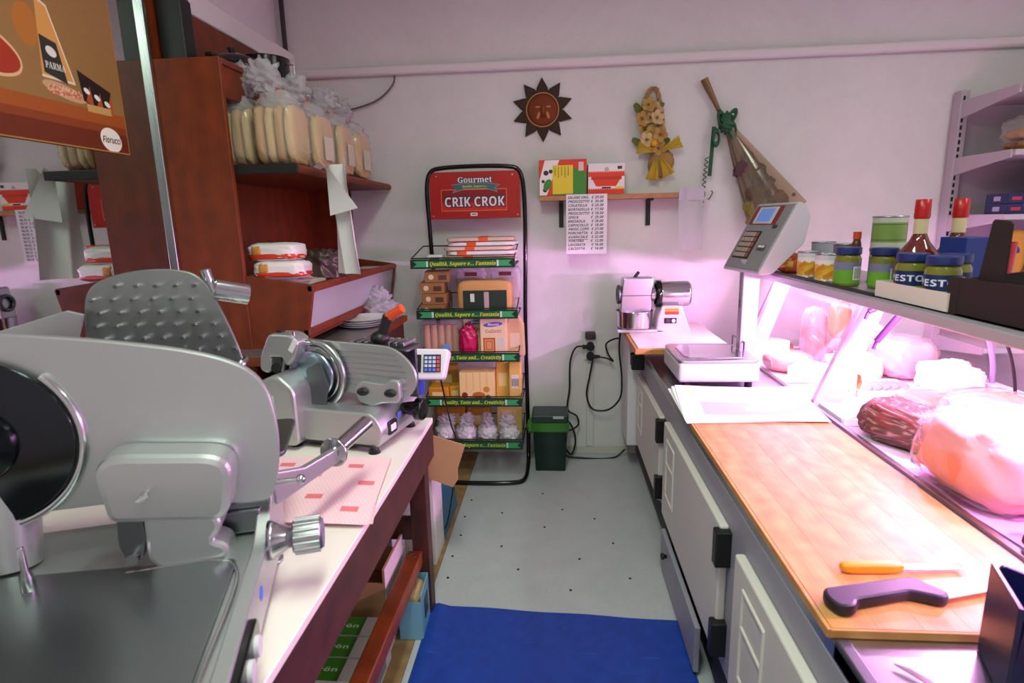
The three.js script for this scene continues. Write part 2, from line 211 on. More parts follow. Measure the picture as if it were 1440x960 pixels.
  // plates on worktop
  for (let i = 0; i < 4; i++) single('plate', 'white plastic plate in the stack on the cabinet worktop', 'plate', lat([[0, 0], [0.08, 0], [0.13, 0.016], [0.132, 0.019], [0.08, 0.004], [0, 0.004]]), mWhite, [-1.07 + rr(-0.01, 0.01), 1.11 + i * 0.011, -3.05], 0, 'stacked white plates');
  single('plastic_bag', 'crumpled clear bag with white ruffles beside the plates', 'bag', mg([pillow(0.2, 0.12, 0.2, 0.9, 0.5, 4, 5).translate(0, 0.05, 0), pillow(0.16, 0.16, 0.1, 0.9, 0.5, 6, 5).translate(-0.05, 0.09, -0.08)]), mBag, [-1.04, 1.112, -3.31]);
}

// ---------- staff table ----------
{
  const t = thing('work_table', 'dark wooden table with white laminate top carrying the slicers', 'table', [-1.08, 0, -1.25]);
  partW(t, 'tabletop', bx(-1.69, -0.52, 0.843, 0.865, -2.24, -0.1, 0.003), mWhiteLam);
  partW(t, 'apron', uvm(bx(-0.545, -0.521, 0.7, 0.843, -2.235, -0.1, 0.002)), mDarkWood);
  partW(t, 'apron', uvm(bx(-1.67, -0.545, 0.7, 0.843, -2.235, -2.21, 0.002)), mDarkWood);
  for (const [x, z] of [[-0.585, -2.2], [-1.62, -2.2], [-0.585, -0.2], [-1.62, -0.2]]) partW(t, 'leg', uvm(bx(x - 0.035, x + 0.035, 0, 0.7, z - 0.035, z + 0.035, 0.003)), mDarkWoodV);
  const r = partW(t, 'lower_rail', uvm(bx(-0.64, -0.578, 0.235, 0.3, -2.165, -0.235, 0.006)), mRail); r.userData.label = 'lighter orange-brown rail';
  for (const [x, z] of [[-0.62, -2.14], [-0.6, -2.12]]) partW(t, 'screw', cyl(0.006, 0.004, 'y', 0.006, 10).translate(x, 0.3, z), mSteel);
  partW(t, 'back_rail', uvm(bx(-1.64, -1.58, 0.235, 0.3, -2.165, -0.235, 0.006)), mDarkWood);
  partW(t, 'cross_rail', uvm(bx(-1.585, -0.62, 0.33, 0.43, -2.225, -2.195, 0.004)), mDarkWood);
}

// ---------- big slicer ----------
{
  const t = thing('meat_slicer', 'large polished meat slicer with a spiked pusher plate and ribbed end knob', 'slicer', [-0.66, 0.865, -1.0], 19 * D2R);
  part(t, 'base', mg([ex(rpoly([[-0.62, -0.36], [0.05, -0.36], [0.05, 0.27], [-0.62, 0.27]], [0.03, 0.02, 0.05, 0.05]), 0.085, 0.008).rotateX(-Math.PI / 2).translate(0, 0.032, 0)]), mCast);
  part(t, 'tray', ex(rpoly([[-0.58, -0.34], [0.005, -0.34], [0.005, 0.02], [-0.58, 0.1]], 0.02), 0.006, 0.002).rotateX(-Math.PI / 2).translate(0, 0.117, 0), M(0x8f9496, 0.3, 0.95));
  part(t, 'drip_rail', tube([[-0.2, 0.121, -0.03], [-0.02, 0.121, -0.02], [0.012, 0.121, 0.02], [0.014, 0.121, 0.35]], 0.004, 50), mSteelB);
  part(t, 'end_plate', ex(rpoly([[-0.35, 0.03], [0.29, 0.03], [0.29, 0.205], [0.2, 0.2], [0.06, 0.125], [-0.35, 0.118]], [0.01, 0.02, 0.03, 0.03, 0.03, 0.01]), 0.03, 0.004).rotateY(Math.PI / 2).translate(0.03, 0, 0), mCast);
  for (const [x, z] of [[0.035, -0.2], [0.035, 0.3], [-0.55, -0.2], [-0.55, 0.3]]) part(t, 'foot', lat([[0, 0], [0.028, 0], [0.028, 0.008], [0.012, 0.014], [0.012, 0.034], [0, 0.034]], 20), mSteelB, [x, 0, z]);
  // gauge plate + blade
  part(t, 'gauge_plate', ex(rpoly([[-0.43, 0.605], [-0.2, 0.572], [-0.015, 0.53], [0.075, 0.475], [0.093, 0.36], [0.083, 0.255], [0.06, 0.19], [-0.25, 0.235], [-0.43, 0.235]], [0.02, 0.3, 0.1, 0.08, 0.06, 0.06, 0.03, 0.01, 0.01]), 0.02, 0.004).translate(0, 0, -0.14), mCast);
  part(t, 'blade', lat([[0, 0.006], [0.1, 0.004], [0.165, 0], [0.168, -0.001], [0.165, -0.003], [0, -0.003]], 64).rotateX(Math.PI / 2).translate(-0.445, 0.39, -0.105), M(0x3b4043, 0.12, 1));
  part(t, 'blade_guard', new THREE.TorusGeometry(0.176, 0.008, 12, 64, Math.PI * 1.5).rotateZ(-Math.PI * 0.75 - Math.PI / 2).translate(-0.445, 0.39, -0.115), mSteelB);
  part(t, 'blade_hub', lat([[0.075, 0], [0.07, 0.02], [0.035, 0.028], [0.032, 0.045], [0, 0.048]], 32).rotateX(Math.PI / 2).translate(-0.445, 0.39, -0.103), M(0x14171b, 0.2, 0.7));
  part(t, 'blade_neck', mg([rod([-0.44, 0.12, -0.13], [-0.44, 0.3, -0.16], 0.05, 20, 0.06)]), mCast);
  part(t, 'guard_post', lat([[0, 0], [0.012, 0], [0.012, 0.03], [0.006, 0.045], [0.006, 0.09], [0, 0.09]], 16), mSteelB, [-0.36, 0.12, -0.02]);
  // adjuster block in front of the plate
  part(t, 'clamp_block', ex(rpoly([[-0.205, 0.24], [-0.018, 0.215], [0.0, 0.31], [-0.02, 0.33], [-0.195, 0.352], [-0.215, 0.335]], [0.01, 0.02, 0.03, 0.03, 0.03, 0.02]), 0.09, 0.014).translate(0, 0, -0.12), mCast);
  part(t, 'clamp_jaw', ex(rpoly([[-0.148, 0.236], [-0.04, 0.222], [-0.028, 0.19], [-0.045, 0.172], [-0.048, 0.155], [-0.02, 0.14], [-0.022, 0.108], [-0.14, 0.124], [-0.152, 0.145]], 0.012), 0.075, 0.01).translate(0, 0, -0.108), mCast);
  part(t, 'clamp_lever', mg([ex(rpoly([[-0.2, 0.238], [-0.162, 0.232], [-0.16, 0.19], [-0.172, 0.142], [-0.195, 0.145], [-0.205, 0.18]], 0.012), 0.02, 0.003).translate(0, 0, -0.055)]), mSteelD);
  part(t, 'lever_screw', cyl(0.012, 0.02, 'z', 0.012, 16), mSteelB, [-0.182, 0.152, -0.028]);
  part(t, 'set_screw', mg([cyl(0.006, 0.02, 'z'), bx(-0.013, 0.013, -0.004, 0.004, 0.006, 0.014, 0.002).rotateZ(0.5)]), mSteelB, [-0.143, 0.282, -0.02]);
  part(t, 'slide_bar', mg([cyl(0.012, 0.2, 'x').translate(-0.04, 0.19, -0.13), bx(-0.12, 0.04, 0.12, 0.18, -0.2, -0.12, 0.01)]), mSteelD);
  // end knob
  const kn = part(t, 'thickness_knob', mg([lat([[0, 0.05], [0.034, 0.05], [0.036, 0.056], [0.036, 0.105], [0.033, 0.11], [0, 0.11]], 40).rotateZ(-Math.PI / 2), ...Array.from({ length: 16 }, (_, i) => rod([0.054, 0.036 * Math.cos(i * 0.3927), 0.036 * Math.sin(i * 0.3927)], [0.106, 0.036 * Math.cos(i * 0.3927), 0.036 * Math.sin(i * 0.3927)], 0.004, 6))]), mSteel, [0.06, 0.125, -0.07]);
  part(kn, 'knob_collar', lat([[0, 0], [0.042, 0], [0.042, 0.012], [0.026, 0.035], [0.02, 0.052], [0, 0.052]], 32).rotateZ(-Math.PI / 2), mSteelB);
  part(kn, 'knob_cap', cyl(0.031, 0.004, 'x', 0.031, 32).translate(0.111, 0, 0), M(0x6f6388, 0.4));
  // switch
  const sw = part(t, 'switch_panel', ex(rpoly([[-0.12, -0.028], [0.1, -0.028], [0.1, 0.028], [-0.12, 0.028]], 0.024), 0.016, 0.004).rotateY(Math.PI / 2).translate(0.058, 0, 0), mBlackGloss, [0, 0.085, 0.27]);
  for (const z of [-0.055, 0.005, 0.065]) part(sw, 'button', cyl(0.018, 0.01, 'x', 0.018, 24), M(0xd6d8d8, 0.35), [0.077, 0, z]);
  part(t, 'sticker', cyl(0.014, 0.001, 'x', 0.014, 20), M(0x3b63d8, 0.5), [0.0605, 0.085, 0.06]);
  // carriage behind the plate
  part(t, 'carriage_table', uvm(ex(rpoly([[-0.5, 0.25], [0.08, 0.25], [0.08, 0.52], [-0.5, 0.52]], 0.03), 0.012, 0.003).rotateX(-Math.PI / 2).translate(0, 0.24, 0)), mSteelD);
  part(t, 'carriage_side', ex([[-0.54, 0.25], [-0.45, 0.25], [-0.33, 0.6], [-0.36, 0.61], [-0.54, 0.56]], 0.01, 0.002).translate(0, 0, -0.36), mCast);
  const pu = part(t, 'pusher_plate', ex(rpoly([[-0.355, 0.46], [-0.012, 0.45], [-0.03, 0.53], [-0.075, 0.66], [-0.115, 0.69], [-0.21, 0.695], [-0.3, 0.675], [-0.335, 0.64]], [0.02, 0.01, 0.1, 0.05, 0.05, 0.1, 0.05, 0.04]), 0.01, 0.003).translate(0, 0, -0.4), M(0x949b98, 0.36, 0.9));
  for (let j = 0; j < 6; j++) for (let i = 0; i < 8; i++) { const x = -0.325 + i * 0.042 + (j % 2) * 0.012, y = 0.5 + j * 0.032 - i * 0.0015; if (y > 0.68 - 0.0 || x > -0.03 - (y - 0.5) * 0.42 || (x < -0.3 && y > 0.65)) continue; part(pu, 'spike', rod([x, y, -0.392], [x + 0.014, y + 0.004, -0.366], 0.005, 6, 0.002), mSteelB); }
  part(pu, 'pusher_grip', mg([rod([-0.06, 0.64, -0.4], [0.01, 0.62, -0.43], 0.026, 20), rod([-0.075, 0.69, -0.4], [-0.06, 0.62, -0.41], 0.012, 12)]), mSteelB);
  part(pu, 'pusher_pin', mg([cyl(0.009, 0.05, 'z'), new THREE.SphereGeometry(0.013, 14, 10).translate(0, 0, 0.03)]), mSteelB, [-0.012, 0.455, -0.39]);
  // carriage arm and grip
  const arm = part(t, 'carriage_arm', mg([ex(rpoly([[0.0, 0.0], [0.26, 0.0], [0.26, 0.034], [0.11, 0.04], [0.0, 0.075]], 0.008), 0.02, 0.003)]).rotateY(1.03), mCast, [0.05, 0.15, -0.2]);
  part(t, 'arm_disc', lat([[0, -0.008], [0.04, -0.006], [0.042, 0], [0.04, 0.006], [0, 0.008]], 32).rotateX(Math.PI / 2).rotateY(1.03 + Math.PI / 2), mSteelB, [0.185, 0.172, -0.42]);
  part(t, 'grip', rod([0.18, 0.172, -0.41], [0.275, 0.2, -0.56], 0.02, 20, 0.023), mSteelB);
  part(t, 'plate_pin', mg([cyl(0.006, 0.06, 'x'), new THREE.SphereGeometry(0.011, 14, 10).translate(0.03, 0, 0)]), mSteelB, [0.1, 0.23, -0.13]);
}
// ---------- small slicer ----------
{
  const t = thing('meat_slicer', 'smaller silver meat slicer with a ridged plate and black knob by the table end', 'slicer', [-0.633, 0.865, -1.843], -12 * D2R);
  const base = part(t, 'base', ex(rpoly([[-0.36, 0.03], [0.0, 0.03], [0.015, 0.08], [-0.01, 0.125], [-0.04, 0.14], [-0.36, 0.14]], [0.01, 0.012, 0.02, 0.02, 0.02, 0.01]), 0.32, 0.008).translate(0, 0, -0.33), mCast);
  part(base, 'base_bottom', bx(-0.35, -0.01, 0.022, 0.032, -0.32, -0.01, 0), mBlack);
  for (const [x, z] of [[-0.02, -0.02], [-0.02, -0.3], [-0.34, -0.02], [-0.34, -0.3]]) part(t, 'foot', lat([[0, 0], [0.022, 0], [0.014, 0.02], [0.012, 0.03], [0, 0.03]], 18), mBlack, [x, 0, z]);
  part(t, 'gauge_plate', ex(rpoly([[-0.3, 0.375], [0.025, 0.36], [0.1, 0.29], [0.108, 0.225], [0.06, 0.165], [-0.16, 0.185], [-0.3, 0.19]], [0.01, 0.06, 0.05, 0.03, 0.04, 0.01, 0.01]), 0.014, 0.003).translate(0, 0, -0.135), mCast);
  for (let i = 0; i < 7; i++) part(t, 'ridge', rod([-0.26 + i * 0.004, 0.22 + i * 0.021, -0.119], [0.07 - Math.max(0, i - 3) * 0.012, 0.207 + i * 0.021, -0.119], 0.0022, 6), mSteel);
  part(t, 'blade', lat([[0, 0.004], [0.1, 0.002], [0.118, 0], [0.1, -0.002], [0, -0.003]], 56).rotateX(Math.PI / 2).translate(-0.3, 0.25, -0.1), mSteelB);
  part(t, 'blade_guard', new THREE.TorusGeometry(0.126, 0.012, 12, 56).translate(-0.3, 0.25, -0.1), mSteel);
  part(t, 'blade_cover', lat([[0.09, 0], [0.085, 0.012], [0.05, 0.018], [0, 0.02]], 40).rotateX(Math.PI / 2).translate(-0.3, 0.25, -0.095), M(0x9fb2bd, 0.25, 0.9));
  part(t, 'blade_deflector', ex(rpoly([[-0.29, 0.14], [-0.24, 0.13], [-0.21, 0.22], [-0.24, 0.31], [-0.3, 0.28]], 0.01), 0.006, 0.001).translate(0, 0, -0.065), mSteelD);
  part(t, 'motor_housing', mg([ex(rpoly([[-0.44, 0.03], [-0.3, 0.03], [-0.3, 0.22], [-0.36, 0.27], [-0.43, 0.24], [-0.47, 0.15]], 0.02), 0.13, 0.012).translate(0, 0, -0.09)]), mCast);
  part(t, 'housing_label', bx(-0.452, -0.392, 0.15, 0.205, 0.0385, 0.041, 0.001).translate(0.02, 0, 0), M(0xc8dcd8, 0.4));
  const sh = part(t, 'sharpener', ex(rpoly([[-0.46, 0.33], [-0.42, 0.405], [-0.34, 0.405], [-0.31, 0.385], [-0.33, 0.33], [-0.36, 0.3], [-0.37, 0.335], [-0.43, 0.335], [-0.44, 0.27], [-0.47, 0.28]], 0.014), 0.08, 0.008).translate(0, 0, -0.11), mCast);
  part(sh, 'sharpener_knob', mg([cyl(0.016, 0.012, 'y', 0.016, 10).translate(-0.4, 0.412, -0.07), cyl(0.018, 0.014, 'z', 0.018, 8).translate(-0.395, 0.29, -0.02)]), mBlack);
  part(sh, 'sharpener_pin', mg([cyl(0.007, 0.03, 'y', 0.006, 12).translate(-0.33, 0.405, -0.05), cyl(0.009, 0.04, 'x').translate(-0.3, 0.375, -0.08)]), mSteelB);
  part(sh, 'sharpener_label', B(0.05, 0.02, 0.001, 0).rotateZ(1.0).translate(-0.322, 0.372, -0.028), mWhite);
  part(t, 'plate_bracket', ex(rpoly([[-0.12, 0.2], [-0.1, 0.235], [0.0, 0.225], [0.02, 0.245], [0.05, 0.24], [0.05, 0.17], [-0.02, 0.165], [-0.06, 0.15], [-0.11, 0.165]], 0.014), 0.03, 0.006).translate(0, 0, -0.12), mCast);
  for (const x of [-0.09, 0.02]) part(t, 'bracket_knob', mg([new THREE.SphereGeometry(0.018, 16, 12).scale(1.3, 0.8, 0.6)]), mBlack, [x, 0.2, -0.085]);
  part(t, 'slide_rod', rod([-0.25, 0.13, -0.06], [-0.06, 0.125, -0.04], 0.01, 14), mSteelB);
  part(t, 'rod_end', cyl(0.014, 0.03, 'x', 0.01, 12).translate(-0.055, 0.13, -0.04), mBlack);
  part(t, 'thickness_knob', lat([[0, 0], [0.02, 0], [0.024, 0.02], [0.03, 0.055], [0.042, 0.06], [0.042, 0.085], [0.036, 0.09], [0, 0.09]], 24).rotateZ(-Math.PI / 2), mBlackGloss, [0.005, 0.11, -0.2]);
  const sw = part(t, 'switch', ex(rpoly([[-0.03, -0.022], [0.03, -0.022], [0.03, 0.022], [-0.03, 0.022]], 0.01), 0.012, 0.003).rotateY(Math.PI / 2), mBlack, [0.01, 0.075, -0.09]); part(sw, 'rocker', bx(0.008, 0.016, -0.012, 0.012, -0.018, 0.018, 0.003), mWhite);
  part(t, 'sticker', bx(0, 0.001, -0.012, 0.012, -0.014, 0.014, 0), M(0x6a7de8, 0.5), [0.016, 0.1, -0.15]);
  part(t, 'carriage', mg([ex(rpoly([[-0.2, 0.18], [0.05, 0.18], [0.05, 0.3], [-0.2, 0.3]], 0.02), 0.01, 0.002).rotateX(-Math.PI / 2).translate(0, 0.33, 0), bx(-0.2, 0.05, 0.14, 0.34, -0.26, -0.245, 0.004)]), mSteelD);
  for (let i = 0; i < 8; i++) part(t, 'slat', bx(-0.2 + i * 0.03, -0.183 + i * 0.03, 0.345, 0.36, -0.3, -0.2, 0.003), mSteel);
  part(t, 'pusher_handle', mg([rod([-0.07, 0.36, -0.2], [-0.03, 0.46, -0.2], 0.019, 16), new THREE.SphereGeometry(0.035, 18, 12).scale(1, 0.8, 1).translate(-0.07, 0.375, -0.2)]), mBlack);
  part(t, 'handle_cap', rod([-0.03, 0.455, -0.2], [0.03, 0.49, -0.2], 0.017, 16), M(0xd9521f, 0.45)).userData.label = 'orange grip end';
}
// butcher paper, floor scale
{
  const tex = canv(512, 512, (c, w, h) => { c.fillStyle = '#f6d3d6'; c.fillRect(0, 0, w, h); c.strokeStyle = '#e39aa2'; c.lineWidth = 1.5; for (let i = -20; i < 44; i++) { c.setLineDash([4, 5]); c.beginPath(); c.moveTo(i * 16, 0); c.lineTo(i * 16 + 300, h); c.stroke(); c.beginPath(); c.moveTo(i * 16 + 300, 0); c.lineTo(i * 16, h); c.stroke(); } c.fillStyle = '#e67a82'; for (const [x, y] of [[60, 60], [200, 150], [350, 70], [420, 210], [90, 260], [250, 320], [400, 400], [80, 440]]) c.fillRect(x, y, 62, 34); });
  for (let i = 0; i < 5; i++) { const fn = (u, v) => [(-0.21 + 0.42 * u + (1 - v) * 0.07), 0.0018 + i * 0.0022 + 0.002 * Math.sin(u * 6 + i) + (i === 4 ? 0.006 * Math.max(0, u - 0.8) : 0), 0.2 - 0.44 * v]; const s = single('wrapping_sheet', 'pink checked butcher paper sheet in the pile between the slicers', 'paper', sheet(1, 1, fn, 12, 12, 0.0006), M(0xffffff, 0.8, 0, { map: tex }), [-0.79 + i * 0.002, 0.866, -1.56], 0.06 - i * 0.02, 'pink butcher paper pile'); }
  const t = thing('floor_scale', 'white digital scale head on a steel column behind the table end', 'scale', [-0.62, 0, -2.42]);
  part(t, 'platform', bx(-0.2, 0.0, 0.0, 0.06, -0.3, 0.1, 0.01), mSteelD);
  part(t, 'column', cyl(0.02, 0.9, 'y'), mSteel, [0, 0.5, 0]);
  part(t, 'clamp', cyl(0.028, 0.07, 'y'), M(0x2b48b8, 0.4), [0, 0.95, 0]);
  const hd = part(t, 'head', ex(rpoly([[-0.19, -0.06], [0.13, -0.06], [0.15, 0.055], [-0.19, 0.06]], 0.012), 0.06, 0.008).rotateX(-0.35), mWhite, [0, 1.05, 0.02]);
  part(hd, 'display', bx(-0.1, 0.04, -0.035, 0.04, 0, 0.002, 0), mBlack, [0, 0.02, 0.062], [-0.35, 0, 0]);
  for (const y of [0.014, -0.018]) part(hd, 'readout', bx(-0.05, 0.025, -0.01, 0.01, 0, 0.001, 0), M(0x8d9a92, 0.3), [0, 0.022 + y, 0.0645 - y * 0.36], [-0.35, 0, 0]);
  part(hd, 'keypad', bx(0.05, 0.125, -0.035, 0.04, 0, 0.002, 0), M(0x24315e, 0.4), [0, 0.02, 0.062], [-0.35, 0, 0]);
  for (let j = 0; j < 4; j++) for (let i = 0; i < 4; i++) part(hd, 'key', B(0.013, 0.012, 0.003, 0.001), M(i === 3 ? 0xd8562a : j === 3 ? 0x5f7fd8 : 0xc9d4e6, 0.5), [0.061 + i * 0.0175, 0.045 - j * 0.016, 0.0548 + j * 0.0057], [-0.35, 0, 0]);
  part(t, 'cable', tube([[0.1, 1.0, 0], [0.11, 0.85, -0.06], [0.1, 0.7, -0.2], [0.1, 0.5, -0.36], [0.06, 0.3, -0.42], [0.0, 0.03, -0.36], [-0.05, 0.02, -0.3]], 0.004), mBlack);
}
// ---------- goods under the table ----------
{
  const tex = canv(128, 128, (c, w, h) => { c.fillStyle = '#eceae6'; c.fillRect(0, 0, w, h); c.fillStyle = '#3f8f22'; c.fillRect(0, 0, 84, h); c.fillStyle = '#e6f2dd'; c.font = 'bold 34px sans-serif'; c.fillText('rön', 16, 76); });
  for (let i = 0; i < 3; i++) { const t = thing('paper_carton', 'small white and green carton in the row under the table', 'carton', [-0.75, 0.1005, -1.82 + i * 0.106], 0, 'green cartons under the table'); part(t, 'box', B(0.16, 0.1, 0.1, 0.003), mOff, [0, 0.05, 0]); decal(t, 'print', 0.156, 0.098, tex, [0, 0.1008, 0], [-Math.PI / 2, 0, 0]); }
  const s = thing('carton_stack_base', 'white carton carrying the green cartons under the table', 'carton', [-0.75, 0, -1.68]); part(s, 'box', B(0.19, 0.1, 0.44, 0.003), mOff, [0, 0.05, 0]); part(s, 'print', B(0.002, 0.06, 0.3, 0), M(0x8a8f96, 0.6), [0.0955, 0.05, 0]);
  const o = thing('open_carton', 'open brown carton with white outer sides under the table', 'carton', [-0.79, 0, -2.06]);
  for (const [g, n] of [[bx(-0.12, 0.12, 0, 0.006, -0.13, 0.13, 0), 'bottom'], [bx(0.112, 0.12, 0, 0.36, -0.13, 0.13, 0), 'wall'], [bx(-0.12, -0.112, 0, 0.32, -0.13, 0.13, 0), 'wall'], [bx(-0.112, 0.112, 0, 0.3, -0.13, -0.122, 0), 'wall'], [bx(-0.112, 0.112, 0, 0.3, 0.122, 0.13, 0), 'wall']]) part(o, n, g, mCardIn); part(o, 'outer_print', bx(0.12, 0.122, 0, 0.36, -0.13, 0.13, 0), mOff); part(o, 'contents', pillow(0.2, 0.2, 0.22, 0.5, 0.1, 4), M(0x7c5a34, 0.8), [0, 0.12, 0]);
  const b = thing('blue_carton', 'light blue open carton on the floor beside the table leg', 'carton', [-0.6, 0, -2.08], 0.05); for (const g of [bx(-0.05, 0.045, 0, 0.004, -0.08, 0.08, 0), bx(0.041, 0.045, 0, 0.2, -0.08, 0.08, 0), bx(-0.05, -0.046, 0, 0.2, -0.08, 0.08, 0), bx(-0.046, 0.041, 0, 0.17, 0.076, 0.08, 0), bx(-0.046, 0.041, 0, 0.2, -0.08, -0.076, 0)]) part(b, 'wall', g, M(0x7fb6cf, 0.6)); part(b, 'print', bx(0.045, 0.0465, 0.06, 0.15, -0.04, 0.03, 0), M(0x20384e, 0.5)); part(b, 'contents', pillow(0.08, 0.1, 0.14, 0.7, 0.1, 2), M(0xc7a878, 0.8), [0, 0.15, 0]);
  const c = thing('flap_carton', 'tall white carton with a tan cardboard flap beyond the table end', 'carton', [-0.66, 0, -2.62]);
  part(c, 'box', bx(-0.12, 0.055, 0, 0.46, -0.1, 0.1, 0.003), mOff);
  part(c, 'flap', ex([[-0.0, 0.49], [0.16, 0.43], [0.185, 0.47], [0.185, 0.52], [0.225, 0.64], [0.07, 0.69]], 0.006, 0.001).rotateX(-0.0).translate(0.0, 0.0, 0.12), mCard);
  part(c, 'print', bx(0.055, 0.0565, 0.1, 0.4, -0.06, 0.06, 0), M(0xd9d2d0, 0.6));
  const p = thing('picture_board', 'blue framed board leaning between the carton and the lino edge', 'board', [-0.635, 0, -2.95]); part(p, 'board', B(0.012, 0.36, 0.4, 0.003).rotateZ(0.12), M(0x2a6a8c, 0.5), [0, 0.18, 0]); part(p, 'frame_edge', rods([[0.03, 0.0, 0.23], [-0.012, 0.36, 0.23], [-0.012, 0.36, -0.23]], 0.008), mGrey);
  single('black_crate', 'black plastic crate in the dark under the table', 'crate', mg([bx(-0.15, 0.15, 0, 0.02, -0.16, 0.16, 0.004), bx(-0.15, -0.13, 0, 0.3, -0.16, 0.16, 0.004), bx(0.13, 0.15, 0, 0.3, -0.16, 0.16, 0.004), bx(-0.15, 0.15, 0, 0.3, -0.16, -0.14, 0.004), bx(-0.15, 0.15, 0, 0.3, 0.14, 0.16, 0.004)]), mBlack, [-1.1, 0, -2.0]);
  single('white_tin', 'white printed box behind the table legs', 'box', B(0.2, 0.3, 0.2, 0.004).translate(0, 0.15, 0), M(0xd2cdcd, 0.6), [-0.85, 0, -2.4]);
}

// ---------- snack display rack ----------
const RS = [1.40, 1.09, 0.82, 0.53, 0.245];
{
  const t = thing('snack_rack', 'black wire display rack with a red lettered header and green shelf strips', 'rack', [-0.53, 0, -3.65]);
  const L = -0.3, Rr = 0.31, zb = -0.14;
  part(t, 'frame', mg([tube([[L + 0.075, 0.02, zb], [L + 0.03, 0.9, zb], [L, 1.6, zb], [L, 1.93, zb], [L + 0.03, 1.985, zb], [L + 0.09, 2.0, zb], [Rr - 0.09, 2.0, zb], [Rr - 0.03, 1.985, zb], [Rr, 1.93, zb], [Rr + 0.005, 0.9, zb], [Rr + 0.01, 0.06, zb], [Rr + 0.01, 0.016, zb + 0.06], [Rr - 0.01, 0.016, 0.2], [Rr - 0.06, 0.016, 0.23], [L + 0.12, 0.016, 0.23], [L + 0.075, 0.016, 0.2], [L + 0.07, 0.016, zb + 0.05], [L + 0.075, 0.03, zb]], 0.014, 260, 12)]), mBlackGloss);
  const htex = canv(512, 256, (c, w, h) => {
    c.fillStyle = '#b01812'; c.fillRect(0, 0, w, h); c.strokeStyle = '#f07a5a'; c.lineWidth = 4; c.strokeRect(62, 96, 376, 118); c.fillStyle = '#8e1418'; c.fillRect(66, 100, 368, 70); c.fillStyle = '#d22a18'; c.fillRect(66, 168, 368, 44);
    c.fillStyle = '#3b6f6e'; c.beginPath(); c.moveTo(120, 70); c.lineTo(190, 62); c.lineTo(330, 62); c.lineTo(400, 74); c.lineTo(372, 90); c.lineTo(386, 112); c.lineTo(320, 92); c.lineTo(200, 92); c.lineTo(130, 112); c.lineTo(148, 92); c.fill(); c.strokeStyle = '#9cc4bc'; c.lineWidth = 2; c.stroke();
    c.font = 'bold 44px serif'; c.lineWidth = 7; c.strokeStyle = '#22305a'; c.textAlign = 'center'; c.strokeText('Gourmet', 258, 58); c.fillStyle = '#f2f0f4'; c.fillText('Gourmet', 258, 58); c.font = 'bold 16px sans-serif'; c.fillStyle = '#e2d23a'; c.fillText('Qualità, Sapore e...', 258, 84);
    c.font = 'bold 74px sans-serif'; c.strokeStyle = '#3a2340'; c.lineWidth = 12; c.strokeText('CRIK CROK', 252, 190, 350); c.fillStyle = '#f0e8f0'; c.fillText('CRIK CROK', 252, 190, 350); c.fillStyle = '#eee'; c.fillRect(228, 226, 40, 18); c.fillStyle = '#333'; c.fillRect(234, 232, 28, 5);
  });
  const hd = part(t, 'header_panel', bx(L + 0.012, Rr - 0.012, 1.68, 1.975, zb - 0.004, zb + 0.004, 0.002), M(0xa81814, 0.3));
  decal(hd, 'print', 0.575, 0.288, htex, [0.005, 1.828, zb + 0.0048], [0, 0, 0], 0.25);
  for (const [x, y] of [[-0.24, 1.95], [0.25, 1.95], [-0.27, 1.7], [0.28, 1.7]]) part(hd, 'rivet', cyl(0.005, 0.004, 'z', 0.005, 10), mSteel, [x, y, zb + 0.006]);
  const strip = (txt) => canv(512, 42, (c, w, h) => { const g = '#1d5a34'; c.fillStyle = '#12301f'; c.fillRect(0, 0, w, h); c.fillStyle = g; c.fillRect(70, 5, 372, 32); c.fillStyle = '#37a05e'; c.beginPath(); c.moveTo(10, 6); c.lineTo(80, 6); c.lineTo(80, 36); c.lineTo(10, 36); c.lineTo(28, 21); c.fill(); c.beginPath(); c.moveTo(502, 6); c.lineTo(432, 6); c.lineTo(432, 36); c.lineTo(502, 36); c.lineTo(484, 21); c.fill(); c.fillStyle = '#bfe0cc'; c.fillRect(76, 6, 10, 30); c.fillRect(426, 6, 10, 30); c.fillStyle = '#d9e23a'; c.font = 'italic bold 26px serif'; c.textAlign = 'center'; c.fillText(txt, 256, 30, 330); });
  const sA = strip('Qualità, Sapore e... Fantasia'), sB = strip('Quality, Taste and... Creativity');
  RS.forEach((y, i) => {
    const x0 = [-0.35, -0.33, -0.32, -0.305, -0.3][i], x1 = [0.275, 0.285, 0.29, 0.3, 0.3][i], zf = 0.2, wires = [];
    wires.push(rods([[x0, y, zb], [x0, y, zf], [x1, y, zf], [x1, y, zb], [x0, y, zb]], 0.005), rods([[x0, y + 0.05, zf], [x0 + 0.0, y + 0.11, zb], [x1, y + 0.11, zb], [x1, y + 0.05, zf], [x0, y + 0.05, zf]], 0.004));
    for (let k = 1; k < 7; k++) wires.push(rod([x0 + (x1 - x0) * k / 7, y, zb], [x0 + (x1 - x0) * k / 7, y, zf], 0.003, 6)); for (let k = 1; k < 4; k++) wires.push(rod([x0 + (x1 - x0) * k / 4, y, zb], [x0 + (x1 - x0) * k / 4, y + 0.11, zb], 0.003, 6));
    const s = part(t, 'wire_shelf', mg(wires), mBlack);
    part(s, 'price_strip', bx(x0 - 0.005, x1 + 0.005, y - 0.012, y + 0.044, zf + 0.006, zf + 0.012, 0.001), M(0x14301f, 0.4));
    decal(s, 'strip_print', x1 - x0, 0.05, [sA, sA, sB, sB, sA][i], [(x0 + x1) / 2, y + 0.016, zf + 0.0128], [0, 0, 0], 0.3);
  });
}
